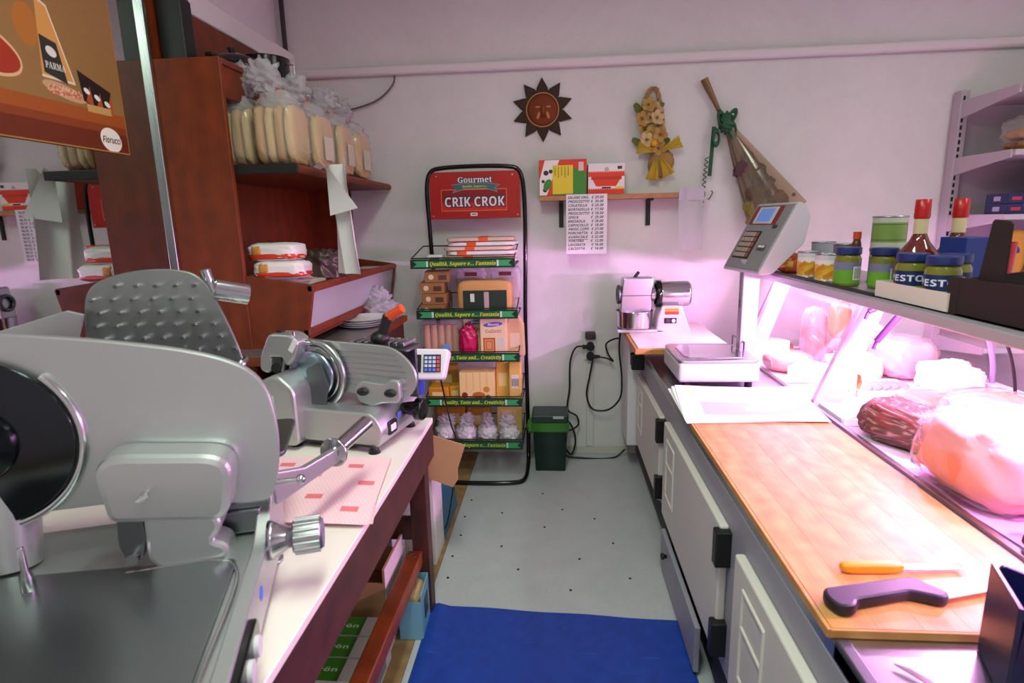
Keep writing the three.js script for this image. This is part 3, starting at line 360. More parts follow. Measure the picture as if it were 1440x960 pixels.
{ // goods on the rack; helper places by rack-relative coordinates
  const at = (x, s, z, dy = 0) => [-0.53 + x, RS[s] + 0.006 + dy, -3.65 + z];
  // top: folded papers
  const fold = [[0.0, 0xe9e3df], [0.0, 0xd9b7a2], [0.01, 0xe9e6e4], [-0.01, 0xe3c7b4], [0.015, 0xeeeae6], [0.0, 0xd8b8a6]];
  fold.forEach(([dx, c], i) => { const t = thing('folded_bags', 'flat bundle of white and orange paper bags in the pile on the top rack shelf', 'paper bags', at(0.06 + dx, 0, 0.03, i * 0.027), rr(-0.08, 0.08), 'paper bag bundles'); part(t, 'bundle', pillow(0.42, 0.0255, 0.28, 0.3, 0.03, i, 3).translate(0, 0.014, 0), M(c, 0.7)); part(t, 'band', B(0.06, 0.027, 0.282, 0.004), M(0xdb5a24, 0.6), [rr(-0.12, 0.12), 0.014, 0]); });
  const tub = thing('small_tub', 'small white printed tub beside the paper bags on the rack', 'tub', at(-0.22, 0, 0.1)); part(tub, 'body', B(0.1, 0.06, 0.08, 0.012), mWhite, [0, 0.03, 0]); part(tub, 'print', bx(-0.03, 0.03, 0.03, 0.045, 0.04, 0.0412, 0), M(0x55565c, 0.6));
  // second: brown boxes, cookie tray, clear bags
  [[-0.24, 0], [-0.23, 0.068], [-0.245, 0.136], [-0.215, 0.204]].forEach(([x, dy], i) => { const t = thing('biscuit_box', 'flat brown biscuit box in the stack of four on the rack', 'box', at(x, 1, 0.08, dy), i * 0.05 - 0.05, 'stacked brown biscuit boxes'); part(t, 'box', B(0.15, 0.066, 0.18, 0.003), M(0x8a6432, 0.6), [0, 0.034, 0]); part(t, 'logo', cyl(0.016, 0.002, 'z', 0.016, 16), M(0xcfc0a0, 0.6), [-0.035, 0.034, 0.0905]); part(t, 'picture', B(0.05, 0.03, 0.002, 0), M(0x4a2c18, 0.6), [0.035, 0.03, 0.0905]); });
  const ct = thing('cookie_tray', 'wrapped cookie tray with dark green and white label on the rack', 'packet', at(0.08, 1, 0.1)); part(ct, 'cookies', pillow(0.34, 0.21, 0.1, 0.35, 0.04, 2, 8), M(0xc79a58, 0.7), [0, 0.106, 0]); part(ct, 'label', bx(-0.13, 0.14, 0.02, 0.15, 0.05, 0.056, 0.002), M(0x16301f, 0.5)); part(ct, 'label_panel', bx(-0.085, -0.06, 0.08, 0.13, 0.056, 0.0575, 0), M(0xcfe0cc, 0.5)); part(ct, 'label_stripe', bx(0.0, 0.03, 0.02, 0.14, 0.056, 0.0575, 0), M(0xb9a39c, 0.5)); part(ct, 'film', pillow(0.33, 0.22, 0.13, 0.4, 0.05, 3, 6), M(0xffffff, 0.05, 0, { transmission: 1, thickness: 0, ior: 1.2 }), [0, 0.11, 0]);
  [[-0.02, 'left'], [0.2, 'right']].forEach(([x], i) => { const t = thing('snack_bag', i ? 'clear snack bag with dark label near the right pole of the rack' : 'clear snack bag with dark label above the cookie tray', 'bag', at(x, 1, -0.04)); part(t, 'film', pillow(0.2, 0.29, 0.09, 0.5, 0.15, 11 + i, 4), mBag, [0, 0.146, 0]); part(t, 'contents', pillow(0.17, 0.2, 0.07, 0.6, 0.1, i, 4), M(0xb79a8c, 0.7), [0, 0.11, 0]); part(t, 'label', bx(-0.04, 0.04, 0.225, 0.25, 0.035, 0.046, 0.002), M(0x6e3330, 0.5)); });
  // third shelf
  const bs = thing('breadstick_pack', 'pink-brown breadstick pack with a blue round sticker on the rack', 'packet', at(-0.2, 2, 0.1)); for (let k = 0; k < 5; k++) part(bs, 'breadstick_bundle', cyl(0.024, 0.2, 'y', 0.022, 14), M(0xc9946f, 0.7), [-0.1 + k * 0.046, 0.1, 0]); part(bs, 'wrapper', pillow(0.27, 0.23, 0.08, 0.4, 0.06, 6), mFilm, [0, 0.114, 0.0]); part(bs, 'sticker', cyl(0.026, 0.003, 'z', 0.026, 20), M(0x6fa4d6, 0.5), [0.03, 0.06, 0.046]);
  single('magenta_packet', 'shiny magenta sweet packet on the rack', 'packet', pillow(0.11, 0.2, 0.07, 0.8, 0.3, 5, 4).translate(0, 0.1, 0), M(0xb0164c, 0.25), at(-0.03, 2, 0.14), 0.2);
  const gtex = canv(128, 192, (c, w, h) => { c.fillStyle = '#e8cfa4'; c.fillRect(0, 0, w, h); c.fillStyle = '#5a5ab0'; c.beginPath(); c.ellipse(64, 26, 50, 12, -0.1, 0, 7); c.fill(); c.fillStyle = '#fff'; c.font = 'italic bold 15px serif'; c.fillText('Biscotti', 36, 31); c.fillStyle = '#6b3a22'; c.font = '24px serif'; c.fillText('Galletti', 24, 70); c.fillStyle = '#b5602c'; c.fillRect(12, 96, 62, 80); c.fillStyle = '#d89a5c'; c.fillRect(20, 104, 46, 64); c.strokeStyle = '#a8602c'; c.lineWidth = 4; c.strokeRect(28, 114, 30, 44); c.fillStyle = '#c7d2c4'; c.fillRect(84, 100, 34, 40); });
  for (const [x, z, a, l] of [[0.13, 0.13, 0, 'cream biscuit packet with a printed cookie in front on the rack'], [0.01, 0.04, 0.05, 'cream biscuit packet standing behind the magenta packet']]) { const t = thing('cookie_packet', l, 'packet', at(x, 2, z), a); part(t, 'packet', B(0.17, 0.25, 0.07, 0.012), M(0xdcc092, 0.5), [0, 0.126, 0]); decal(t, 'print', 0.155, 0.23, gtex, [0, 0.125, 0.0362]); }
  const pb = thing('paper_bag', 'tan folded-top paper biscuit bag by the right rack pole', 'bag', at(0.26, 2, 0.06)); part(pb, 'bag', ex([[-0.055, 0], [0.055, 0], [0.05, 0.19], [0.0, 0.29], [-0.045, 0.2]], 0.09, 0.006).translate(0, 0, -0.045), M(0xcfae80, 0.7)); part(pb, 'label', bx(-0.03, 0.03, 0.05, 0.14, 0.045, 0.0475, 0), M(0xd9c4a4, 0.6));
  // fourth shelf: yellow goods
  const ftex = canv(160, 150, (c, w, h) => { c.fillStyle = '#ead08a'; c.fillRect(0, 0, w, h); c.strokeStyle = '#d2b068'; c.lineWidth = 3; for (let i = 1; i < 5; i++) { c.beginPath(); c.moveTo(i * 32, 0); c.lineTo(i * 32, 90); c.stroke(); } c.fillStyle = '#8a2420'; c.beginPath(); c.arc(22, 112, 14, 0, 7); c.fill(); c.fillStyle = '#b86a24'; c.beginPath(); c.ellipse(88, 112, 30, 16, 0, 0, 7); c.fill(); c.fillStyle = '#c6902c'; c.beginPath(); c.arc(125, 84, 15, 0, 7); c.fill(); c.fillStyle = '#6a5a4a'; c.beginPath(); c.arc(132, 122, 12, 0, 7); c.fill(); });
  const fb = thing('fruit_box', 'cream box printed with fruit standing proud of the rack shelf', 'box', at(0.02, 3, 0.13)); part(fb, 'box', B(0.22, 0.2, 0.13, 0.003), M(0xe2c680, 0.55), [0, 0.101, 0]); decal(fb, 'print', 0.215, 0.195, ftex, [0, 0.101, 0.0655]);
  const yel = [[-0.23, 3, 0.12, 0.13, 0.1, 0.13, 0xc98a1c, 'low amber packet'], [-0.13, 3, 0.1, 0.07, 0.1, 0.1, 0xcf9420, 'second low amber packet'], [-0.22, 3, 0.0, 0.18, 0.21, 0.08, 0xb98624, 'tall amber packet'], [0.175, 3, 0.06, 0.085, 0.25, 0.1, 0xdcae4c, 'tall yellow packet'], [0.26, 3, 0.1, 0.08, 0.25, 0.12, 0xd9b65c, 'yellow barcode packet'], [-0.2, 4, -0.08, 0.2, 0.2, 0.1, 0xc69022, 'wide amber packet'], [-0.01, 4, -0.08, 0.16, 0.18, 0.1, 0xb9852c, 'brown-yellow packet'], [0.2, 4, -0.08, 0.17, 0.24, 0.1, 0xdcc068, 'pale yellow packet']];
  yel.forEach(([x, s, z, w, h, d, c, l], i) => { const t = thing('pasta_packet', `${l} on the ${s === 3 ? 'fourth rack shelf down' : 'bottom rack shelf'}`, 'packet', at(x, s, z), 0); part(t, 'packet', B(w, h, d, 0.01), M(c, 0.45), [0, h / 2, 0]); part(t, 'label', bx(-w * 0.3, w * 0.3, h * 0.35, h * 0.7, d / 2, d / 2 + 0.0015, 0), M(i === 4 ? 0xd8d2c4 : 0xe3cf8c, 0.6)); if (i === 4) for (let k = 0; k < 6; k++) part(t, 'barcode_line', bx(-0.02 + k * 0.008, -0.017 + k * 0.008, 0.1, 0.15, d / 2, d / 2 + 0.003, 0), mBlack); });
  [[-0.21, 0.11], [-0.07, 0.12], [0.07, 0.11], [0.21, 0.12]].forEach(([x, z], i) => { const t = thing('white_bag', 'knotted white plastic food bag on the bottom rack shelf', 'bag', at(x, 4, z), i, 'knotted white bags'); part(t, 'contents', pillow(0.12, 0.1, 0.12, 0.9, 0.25, i, 3), M(0xe9e6e4, 0.7), [0, 0.052, 0]); part(t, 'film', pillow(0.125, 0.125, 0.125, 0.9, 0.3, i + 4, 5), mBag, [0, 0.062, 0]); part(t, 'knot', mg([pillow(0.1, 0.08, 0.06, 0.9, 0.8, i + 8, 4).translate(0.01, 0.14, 0)]), mBag); });
}

// ---------- bin, socket, cables ----------
{
  const t = thing('waste_bin', 'dark green plastic bin with a light green liner by the wall', 'bin', [-0.055, 0, -3.72]);
  const fr = new THREE.CylinderGeometry(0.165, 0.14, 0.33, 4, 1).rotateY(Math.PI / 4).scale(1, 1, 0.86).translate(0, 0.166, 0);
  part(t, 'body', fr, M(0x17302c, 0.45)); part(t, 'liner', new THREE.CylinderGeometry(0.178, 0.172, 0.06, 4, 1).rotateY(Math.PI / 4).scale(1, 1, 0.88).translate(0, 0.315, 0), M(0x4f9c3e, 0.45, 0, { transmission: 0.25, thickness: 0 }));
  part(t, 'liner_fold', pillow(0.05, 0.09, 0.14, 0.9, 0.3, 3).translate(-0.13, 0.3, 0.02), M(0x4f9c3e, 0.45, 0, { transmission: 0.25, thickness: 0 }));
  const lid = part(t, 'lid', bx(-0.122, 0.122, 0.34, 0.4, -0.105, 0.105, 0.014), M(0x1c3834, 0.4)); part(lid, 'lid_label', bx(0.02, 0.09, 0.376, 0.394, 0.1052, 0.106, 0), M(0xb9c2cc, 0.4));
  const s = thing('wall_socket', 'white wall socket with stacked black plug adapters', 'socket', [0.225, 0.7, BZ]);
  part(s, 'plate', bx(-0.04, 0.04, 0.0, 0.15, 0, 0.02, 0.005), mWhite); part(s, 'adapter', bx(-0.035, 0.035, 0.15, 0.2, 0, 0.06, 0.008), M(0x2a2424, 0.4));
  for (const y of [0.1, 0.03]) part(s, 'plug', mg([cyl(0.028, 0.045, 'z').translate(0, y, 0.04), cyl(0.016, 0.05, 'x', 0.01).translate(y > 0.05 ? -0.03 : 0.04, y, 0.055)]), mBlack);
  single('power_cable', 'black cable with a coiled loop running down to the floor from the socket', 'cable', tube([[0.19, 0.8, -3.9], [0.13, 0.8, -3.89], [0.09, 0.72, -3.89], [0.08, 0.5, -3.9], [0.07, 0.34, -3.9], [0.13, 0.3, -3.89], [0.14, 0.24, -3.88], [0.07, 0.2, -3.88], [0.06, 0.28, -3.87], [0.1, 0.22, -3.87], [0.12, 0.12, -3.87], [0.09, 0.02, -3.87], [0.05, 0.07, -3.86], [0.02, 0.12, -3.86], [0.05, 0.03, -3.84], [0.16, 0.008, -3.84], [0.4, 0.008, -3.86], [0.47, 0.06, -3.88]], 0.0065, 220), mBlack);
  single('power_cable', 'black cable hanging in a loop from the socket up to the mincer', 'cable', tube([[0.24, 0.71, -3.88], [0.22, 0.6, -3.88], [0.2, 0.45, -3.88], [0.24, 0.36, -3.87], [0.34, 0.36, -3.85], [0.42, 0.45, -3.82], [0.43, 0.6, -3.8], [0.41, 0.8, -3.8], [0.42, 0.97, -3.8]], 0.0065, 120), mBlack);
  single('power_cable', 'short black cable curling from the lower plug toward the counter side', 'cable', tube([[0.28, 0.73, -3.89], [0.34, 0.72, -3.88], [0.38, 0.7, -3.88], [0.35, 0.74, -3.88], [0.33, 0.82, -3.88], [0.38, 0.86, -3.86], [0.42, 0.87, -3.84]], 0.006, 80), mBlack);
  single('wall_wire', 'thin grey wire looping from the pipe casing on the back wall', 'wire', tube([[-1.04, 2.6, -3.93], [-1.05, 2.55, -3.92], [-1.15, 2.46, -3.92], [-1.3, 2.41, -3.92], [-1.47, 2.39, -3.93]], 0.006, 50), M(0x6b6068, 0.5));
}

// ---------- wall decorations ----------
{
  const t = thing('sun_ornament', 'terracotta sun face with dark pointed rays on the back wall', 'ornament', [-0.086, 2.355, BZ]);
  const face = lat([[0, 0.045], [0.05, 0.042], [0.085, 0.03], [0.098, 0.015], [0.1, 0], [0, 0]], 40).rotateX(Math.PI / 2); const mT = M(0x7c3413, 0.8), mEd = M(0xb98446, 0.8);
  part(t, 'face', face, mT); part(t, 'rim', new THREE.TorusGeometry(0.103, 0.009, 10, 40).translate(0, 0, 0.012), mEd);
  for (let i = 0; i < 10; i++) { const a = Math.PI / 2 + i * Math.PI / 5; part(t, 'ray', ex([[0.09, -0.034], [0.13, -0.03], [0.19, 0.002], [0.13, 0.031], [0.09, 0.034]], 0.018, 0.006).rotateZ(a), M(0x3c2a1e, 0.85), [0, 0, 0.002]); }
  part(t, 'nose', pillow(0.022, 0.055, 0.026, 0.9, 0, 1).translate(0.004, -0.002, 0.048), M(0x8a3f18, 0.8)); for (const s of [-1, 1]) { part(t, 'eye', pillow(0.034, 0.013, 0.014, 1, 0, 1).translate(0.004 + s * 0.034, 0.014, 0.042), mEd); part(t, 'cheek', pillow(0.02, 0.05, 0.012, 1, 0, 1).rotateZ(s * 0.3).translate(0.004 + s * 0.03, -0.035, 0.04), mEd); } part(t, 'mouth', pillow(0.034, 0.018, 0.018, 0.9, 0, 1).translate(0.003, -0.042, 0.044), M(0x5e2410, 0.8));
}
{
  const t = thing('flower_basket', 'straw braid wall basket with dried cream flowers and a yellow bow', 'ornament', [0.62, 1.92, BZ]);
  for (let s = 0; s < 3; s++) { const pts = []; for (let i = 0; i <= 40; i++) { const k = i / 40, a = Math.PI * k; const x = -0.005 - 0.07 * Math.cos(a), y = 0.3 + 0.24 * Math.sin(a) - (k > 0.6 ? (k - 0.6) * 0.4 : 0), ph = i * 0.9 + s * 2.094; pts.push([x + 0.008 * Math.cos(ph), y, 0.02 + 0.008 * Math.sin(ph)]); } part(t, 'braid_strand', tube(pts, 0.008, 120, 7), M(0xb58a5e, 0.85)); }
  part(t, 'basket', pillow(0.15, 0.17, 0.08, 0.8, 0.15, 2, 8), M(0xa9804a, 0.9), [0.05, 0.08, 0.035], [0, 0, -0.3]);
  const fl = [[-0.04, 0.43], [-0.08, 0.35], [-0.03, 0.36], [0.01, 0.35], [-0.06, 0.29], [-0.02, 0.26], [0.02, 0.3], [0.035, 0.25], [-0.05, 0.22], [0.03, 0.17], [0.0, 0.4]];
  for (const [x, y] of fl) { const f = part(t, 'flower', mg(Array.from({ length: 5 }, (_, k) => pillow(0.055, 0.042, 0.012, 1, 0.1, k, 3, 12, 8).rotateY(-0.5).translate(0.026, 0, 0).rotateZ(k * 1.257 + x * 30))), M(rnd() > 0.5 ? 0xcdb184 : 0xb8924e, 0.8), [x, y, 0.07 + rr(-0.015, 0.02)], [rr(-0.3, 0.3), rr(-0.4, 0.4), 0]); part(f, 'flower_centre', pillow(0.016, 0.016, 0.016, 1, 0.1, 1, 3, 10, 8), M(0x8a5a22, 0.8), [0, 0, 0.006]); }
  for (const [x, y, a] of [[-0.1, 0.21, 2.6], [-0.1, 0.41, 2.2], [0.06, 0.21, 0.3], [0.02, 0.42, 0.5], [-0.02, 0.33, 1]]) part(t, 'leaf', pillow(0.09, 0.045, 0.008, 1, 0.2, x * 50, 3, 14, 8).rotateZ(a), M(0x66702a, 0.7), [x, y, 0.05]);
  part(t, 'lemon', new THREE.SphereGeometry(0.022, 18, 14), M(0xd9a514, 0.5), [-0.005, 0.2, 0.085]); const mBow = M(0xb79a22, 0.6);
  for (const [x, y, a, l] of [[-0.035, 0.155, 2.9, 0.1], [0.085, 0.165, 0.4, 0.12], [0.0, 0.07, -1.75, 0.13], [0.06, 0.08, -1.1, 0.12]]) part(t, 'bow_loop', sheet(1, 1, (u, v) => [l * u * Math.cos(a) - (v - 0.5) * (0.02 + 0.06 * u) * Math.sin(a), l * u * Math.sin(a) + (v - 0.5) * (0.02 + 0.06 * u) * Math.cos(a), 0.02 * Math.sin(u * 3.1) + 0.008 * Math.sin(v * 9)], 8, 8, 0.001), mBow, [x * 0.5 + 0.01, y * 0.6 + 0.06, 0.075]);
}
{
  const t = thing('dried_bouquet', 'dried flower bunch in clear wrap tied with green ribbon on the back wall', 'bouquet', [1.06, 2.23, BZ]);
  const ax = V(0.33, -0.62, 0).normalize(); const P = (s, o, z = 0.04) => [ax.x * s - ax.y * o, ax.y * s + ax.x * o, z];
  for (let i = 0; i < 12; i++) { const o = rr(-1, 1); part(t, 'stalk', tube([P(-0.3, 0.02 * o), P(0, 0.012 * o, 0.04), P(0.3, 0.075 * o, 0.045 + 0.02 * rnd()), P(0.66, 0.13 * o, 0.05 + 0.02 * rnd())], 0.005, 30, 6), M([0x8a6a44, 0x6e5034, 0xa08058][i % 3], 0.8)); }
  for (let i = 0; i < 30; i++) { const s = rr(0.26, 0.68), o = rr(-1, 1) * 0.09 * (s / 0.5); part(t, 'dried_flower', pillow(rr(0.05, 0.085), rr(0.07, 0.12), 0.04, 0.9, 0.6, i, 5, 14, 10), M([0x4a3038, 0x6a4838, 0x8a7a38, 0x5a3c44, 0x7a5a48][i % 5], 0.85), P(s, o, 0.07 + rr(0, 0.02)), [0, 0, rr(-1, 1)]); }
  part(t, 'wrap', sheet(1, 1, (u, v) => { const s = 0.02 + 0.66 * v, w = 0.025 + 0.17 * v; const o = (u - 0.42) * 2 * w; const p = P(s, -o * -1, 0.05 + 0.075 * Math.cos((u - 0.5) * 2.6) * (0.3 + v)); return p; }, 20, 14, 0.0006), M(0xeadfcc, 0.15, 0, { transmission: 0.93, thickness: 0 }));
  part(t, 'wrap_logo', cyl(0.012, 0.001, 'z', 0.012, 16), mBlack, P(0.6, 0.17, 0.085));
  const mR = M(0x12502a, 0.4);
  part(t, 'ribbon_knot', pillow(0.08, 0.11, 0.06, 0.8, 0.6, 3, 4), mR, [0.0, 0.0, 0.06]);
  for (const [x, y, a] of [[-0.03, 0.02, 0.3], [0.03, 0.03, -0.5], [0.04, -0.05, 0.1], [-0.06, -0.09, 0.05]]) part(t, 'ribbon_loop', new THREE.TorusGeometry(0.035, 0.014, 6, 24).scale(0.55, 1.2, 0.8).rotateZ(a), mR, [x, y, 0.07]);
  part(t, 'ribbon_tail', bx(-0.012, 0.012, -0.3, 0, 0, 0.003, 0), mR, [-0.07, -0.02, 0.05], [0, 0, -0.05]);
  const hel = []; for (let i = 0; i <= 90; i++) { const k = i / 90; hel.push([-0.1 - 0.03 * k + 0.01 * Math.cos(i * 0.95), -0.2 - 0.42 * k, 0.03 + 0.01 * Math.sin(i * 0.95)]); } part(t, 'curled_ribbon', tube(hel, 0.0032, 360, 5), mR);
}
// wall shelf with its things
{
  const t = thing('wall_shelf', 'narrow wooden shelf on black brackets on the back wall', 'shelf', [0.4, 1.78, BZ]);
  part(t, 'board', uvm(bx(-0.51, 0.53, 0, 0.03, 0, 0.16, 0.003)), M(0xffffff, 0.55, 0, { map: woodTex([196, 146, 104], [170, 118, 78], false, 0.6, 5) }));
  for (const x of [-0.37, 0.2]) part(t, 'bracket', mg([bx(x - 0.015, x + 0.015, -0.17, 0, 0, 0.012, 0.003), bx(x - 0.015, x + 0.015, -0.014, 0, 0, 0.14, 0.003)]), mBlack);
  const tex1 = canv(256, 200, (c, w, h) => { c.fillStyle = '#d8341c'; c.fillRect(0, 0, w, h); c.fillStyle = '#3c8a28'; c.beginPath(); c.moveTo(256, 70); c.lineTo(170, 40); c.lineTo(60, 200); c.lineTo(256, 200); c.fill(); c.fillStyle = '#efe9e6'; c.beginPath(); c.moveTo(30, 0); c.lineTo(110, 0); c.lineTo(70, 110); c.lineTo(40, 200); c.lineTo(0, 200); c.lineTo(0, 110); c.fill(); c.fillStyle = '#2a1416'; for (const [x, y, r] of [[36, 72, 14], [62, 64, 11], [20, 120, 9], [30, 170, 12]]) { c.beginPath(); c.arc(x, y, r, 0, 7); c.fill(); } c.fillStyle = '#3a8a2e'; c.beginPath(); c.ellipse(44, 140, 20, 34, 0.4, 0, 7); c.fill(); c.fillStyle = '#e6cf2e'; c.fillRect(72, 30, 112, 164); c.strokeStyle = '#4a4a20'; c.lineWidth = 3; for (let i = 0; i < 5; i++) { c.beginPath(); c.moveTo(86 + i * 18, 40); c.lineTo(86 + i * 18, 90 + (i % 2) * 10); c.stroke(); } c.fillStyle = '#eac0c4'; c.fillRect(214, 14, 28, 50); });
  const b1 = thing('sweets_box', 'red, green and white box with a yellow notice on the wall shelf', 'box', [0.04, 1.81, BZ + 0.09]); part(b1, 'box', B(0.3, 0.22, 0.13, 0.003), M(0xc43a22, 0.55), [0, 0.111, 0]); decal(b1, 'print', 0.295, 0.215, tex1, [0, 0.111, 0.0655]);
  const tex2 = canv(256, 180, (c, w, h) => { c.fillStyle = '#e9e6e8'; c.fillRect(0, 0, w, h); c.fillStyle = '#e03a14'; c.fillRect(0, 52, w, 24); c.beginPath(); c.moveTo(18, 76); c.lineTo(238, 76); c.lineTo(196, 134); c.lineTo(56, 134); c.fill(); c.fillStyle = '#c42c10'; c.fillRect(20, 76, 216, 18); c.fillStyle = '#e03a14'; c.fillRect(0, 152, w, 28); for (let i = 0; i < 16; i++) { c.beginPath(); c.arc(8 + i * 16, 52, 7, 0, 7); c.fill(); c.beginPath(); c.arc(8 + i * 16, 152, 6, 0, 7); c.fill(); } c.fillStyle = '#4a2a2e'; c.fillRect(206, 16, 32, 18); c.fillStyle = '#c7b0a8'; c.beginPath(); c.arc(130, 36, 16, 0, 7); c.fill(); c.fillStyle = '#e2d040'; c.fillRect(190, 136, 60, 14); c.fillStyle = '#2a1a1a'; c.font = 'bold 18px sans-serif'; c.fillRect(96, 138, 64, 9); });
  const b2 = thing('praline_box', 'white and orange-red box beside the yellow notice box', 'box', [0.315, 1.81, BZ + 0.085]); part(b2, 'box', B(0.23, 0.19, 0.12, 0.003), mOff, [0, 0.096, 0]); decal(b2, 'print', 0.226, 0.186, tex2, [0, 0.096, 0.0605]);
  const ptex = canv(360, 512, (c, w, h) => { c.fillStyle = '#efe9f2'; c.fillRect(0, 0, w, h); c.fillStyle = '#1c1a22'; const rows = ['SALAMI UNG.|20.00', 'PROSCIUTTO|30.00', 'COLATELLA|25.00', 'MORTADELLA|17.50', 'PROSCIUTTO|18.50', 'SPECK|25.00', 'BRESAOLA|28.00', 'CAPOCOLLO|18.00', 'PROSC.COPP.|27.00', 'PORCHETTA|20.00', 'GUANCIALE|22.00', 'FONTINA|12.00', 'LAVORATA|16.00', 'CACIOTTA|14.00']; rows.forEach((r, i) => { const [a, b] = r.split('|'), y = 36 + i * 34; c.font = 'italic bold 31px sans-serif'; c.fillText(a, 12 + (i % 3) * 2, y, 190); c.fillText('€', 222 - (i % 2) * 6, y); c.fillText(b, 250, y, 96); }); c.fillRect(14, 386, 180, 3); });
  const pl = thing('price_list', 'handwritten price list taped under the wall shelf', 'notice', [0.19, 1.44, BZ + 0.163]); part(pl, 'sheet', bx(-0.13, 0.13, 0, 0.375, 0, 0.0012, 0), mPaper); decal(pl, 'writing', 0.258, 0.372, ptex, [0, 0.1875, 0.0016], [0, 0, 0], 0.8);
  const bg = thing('bag_roll', 'clear bag strip hanging from the wall shelf end', 'bag', [0.84, 1.45, BZ + 0.165]); part(bg, 'film', sheet(1, 1, (u, v) => [-0.075 + 0.15 * u, 0.38 * v, 0.008 * Math.sin(u * 7) + 0.006 * Math.sin(v * 5)], 14, 12, 0.0006), mBag); part(bg, 'header', bx(-0.075, 0.08, 0.31, 0.385, -0.004, 0.0, 0.001), M(0xe2d6e6, 0.3, 0, { transmission: 0.3, thickness: 0 }));
  single('wall_hook', 'small curled metal hook beside the shelf end on the wall', 'hook', tube([[0, 0, 0], [0, 0, 0.03], [0.01, 0.02, 0.035], [0.02, 0.04, 0.03], [0.01, 0.05, 0.03]], 0.004, 24), mSteelD, [0.985, 1.77, BZ]);
}

// ---------- refrigerated service counter ----------
const mFridge = M(0x9c9aa6, 0.5), mDoor = M(0xdcd8d0, 0.45), mPanelW = M(0xe4e0e6, 0.4);
{
  const t = thing('service_counter', 'grey refrigerated service counter with cream doors and black hinges', 'counter', [0.8, 0, -1.9]);
  partW(t, 'carcass', bx(0.53, 1.9, 0.2, 0.8, -3.6, -0.3, 0.004), mFridge);
  partW(t, 'plinth', bx(0.56, 1.85, 0.0, 0.2, -3.6, -0.3, 0), M(0x1c1b1c, 0.8));
  for (const [z0, z1] of [[-3.9, -2.6], [-1.84, -0.5]]) { const g = partW(t, 'grille', bx(0.545, 0.56, 0.04, 0.2, z0, z1, 0.002), M(0x242326, 0.6)); }
  for (let i = 0; i < 54; i++) { const z = -3.85 + i * 0.0245; partW(t, 'grille_rib', bx(0.538, 0.546, 0.07, 0.185, z, z + 0.008, 0), M(0x4a484a, 0.5)); }
  const dr = [[-3.58, -2.76, 0.24, 0.69], [-2.64, -1.68, 0.24, 0.71], [-1.53, -0.55, 0.24, 0.71]];
  for (const [z0, z1, y0, y1] of dr) {
    const d = partW(t, 'door', bx(0.5, 0.53, y0, y1, z0, z1, 0.008), mDoor);
    const h = (g, m) => { g.translate(-0.8, 0, 1.9); part(d, 'recess_frame', g, m); };
    h(rods([[0.5, y0 + 0.14, z0 + 0.09], [0.5, y1 - 0.06, z0 + 0.09], [0.5, y1 - 0.06, z0 + 0.25], [0.5, y0 + 0.14, z0 + 0.25], [0.5, y0 + 0.14, z0 + 0.09]], 0.006), mDoor); h(rods([[0.5, y0 + 0.3, z0 + 0.09], [0.5, y0 + 0.3, z0 + 0.25]], 0.006), mDoor);
    for (const yy of [y1 - 0.13, y0 + 0.02]) { const g = bx(0.482, 0.532, yy, yy + 0.12, z1 - 0.015, z1 + 0.028, 0.005).translate(-0.8, 0, 1.9); part(d, 'hinge', g, mBlack).userData.label = 'black plastic hinge block'; }
  }
  partW(t, 'worktop', bx(0.53, 1.09, 0.8, 0.84, -3.36, -0.3, 0.004), mSteel);
  partW(t, 'worktop_edge', bx(0.53, 0.56, 0.8, 0.846, -1.02, -0.3, 0.006), mSteelD);
  partW(t, 'end_cabinet', bx(0.445, 0.95, 0.2, 0.918, -3.93, -3.6, 0.005), mPanelW);
  for (const z of [-3.62, -3.5]) partW(t, 'vent', bx(0.455, 0.53, 0.74, 0.83, z - 0.03, z + 0.02, 0.004), mBlack);
  const fl = partW(t, 'lower_flap', bx(0.485, 0.505, 0.02, 0.205, -2.55, -1.86, 0.003), mFridge); part(fl, 'flap_knob', lat([[0, 0], [0.008, 0], [0.01, 0.012], [0.016, 0.016], [0.014, 0.026], [0, 0.027]], 16).rotateZ(Math.PI / 2).translate(0.485 - 0.8, 0.15, -2.4 + 1.9), mBlack);
  // display part
  partW(t, 'display_deck', bx(1.09, 1.92, 0.8, 0.83, -3.6, -0.3, 0.003), M(0xe6dfe6, 0.3));
  partW(t, 'front_wall', bx(1.9, 1.96, 0.0, 0.9, -3.6, -0.3, 0.006), mPanelW);
  partW(t, 'deck_step', bx(1.09, 1.11, 0.83, 0.85, -3.6, -0.3, 0.002), mSteel);
  const sh = partW(t, 'top_shelf', bx(1.05, 1.5, 1.355, 1.378, -3.6, -0.5, 0.004), M(0xb6b0ba, 0.35, 0.5));
  partW(t, 'shelf_rail', bx(1.04, 1.055, 1.34, 1.372, -3.6, -0.5, 0.004), M(0xc3bcc8, 0.35, 0.4));
  partW(t, 'shelf_gasket', bx(1.052, 1.072, 1.378, 1.388, -3.6, -2.0, 0.002), mBlack);
  for (const z of [-3.45, -2.48, -0.9]) { const g = ex(rpoly([[1.085, 0.84], [1.2, 0.84], [1.37, 1.355], [1.28, 1.355]], 0.004), 0.03, 0.003).translate(0, 0, z); partW(t, 'strut', g, M(0xcfc6d4, 0.35, 0.3)); }
  partW(t, 'rear_pane', ex([[1.1, 0.85], [1.106, 0.85], [1.296, 1.35], [1.29, 1.35]], 0.94, 0).translate(0, 0, -3.46), mGlass);
  const arc = []; for (let i = 0; i <= 16; i++) { const a = Math.PI / 2 * i / 16; arc.push([1.5 + 0.43 * Math.sin(a), 0.9 + 0.47 * Math.cos(a)]); } const arcI = arc.map(([x, y]) => [x - 0.008, y - 0.008]).reverse();
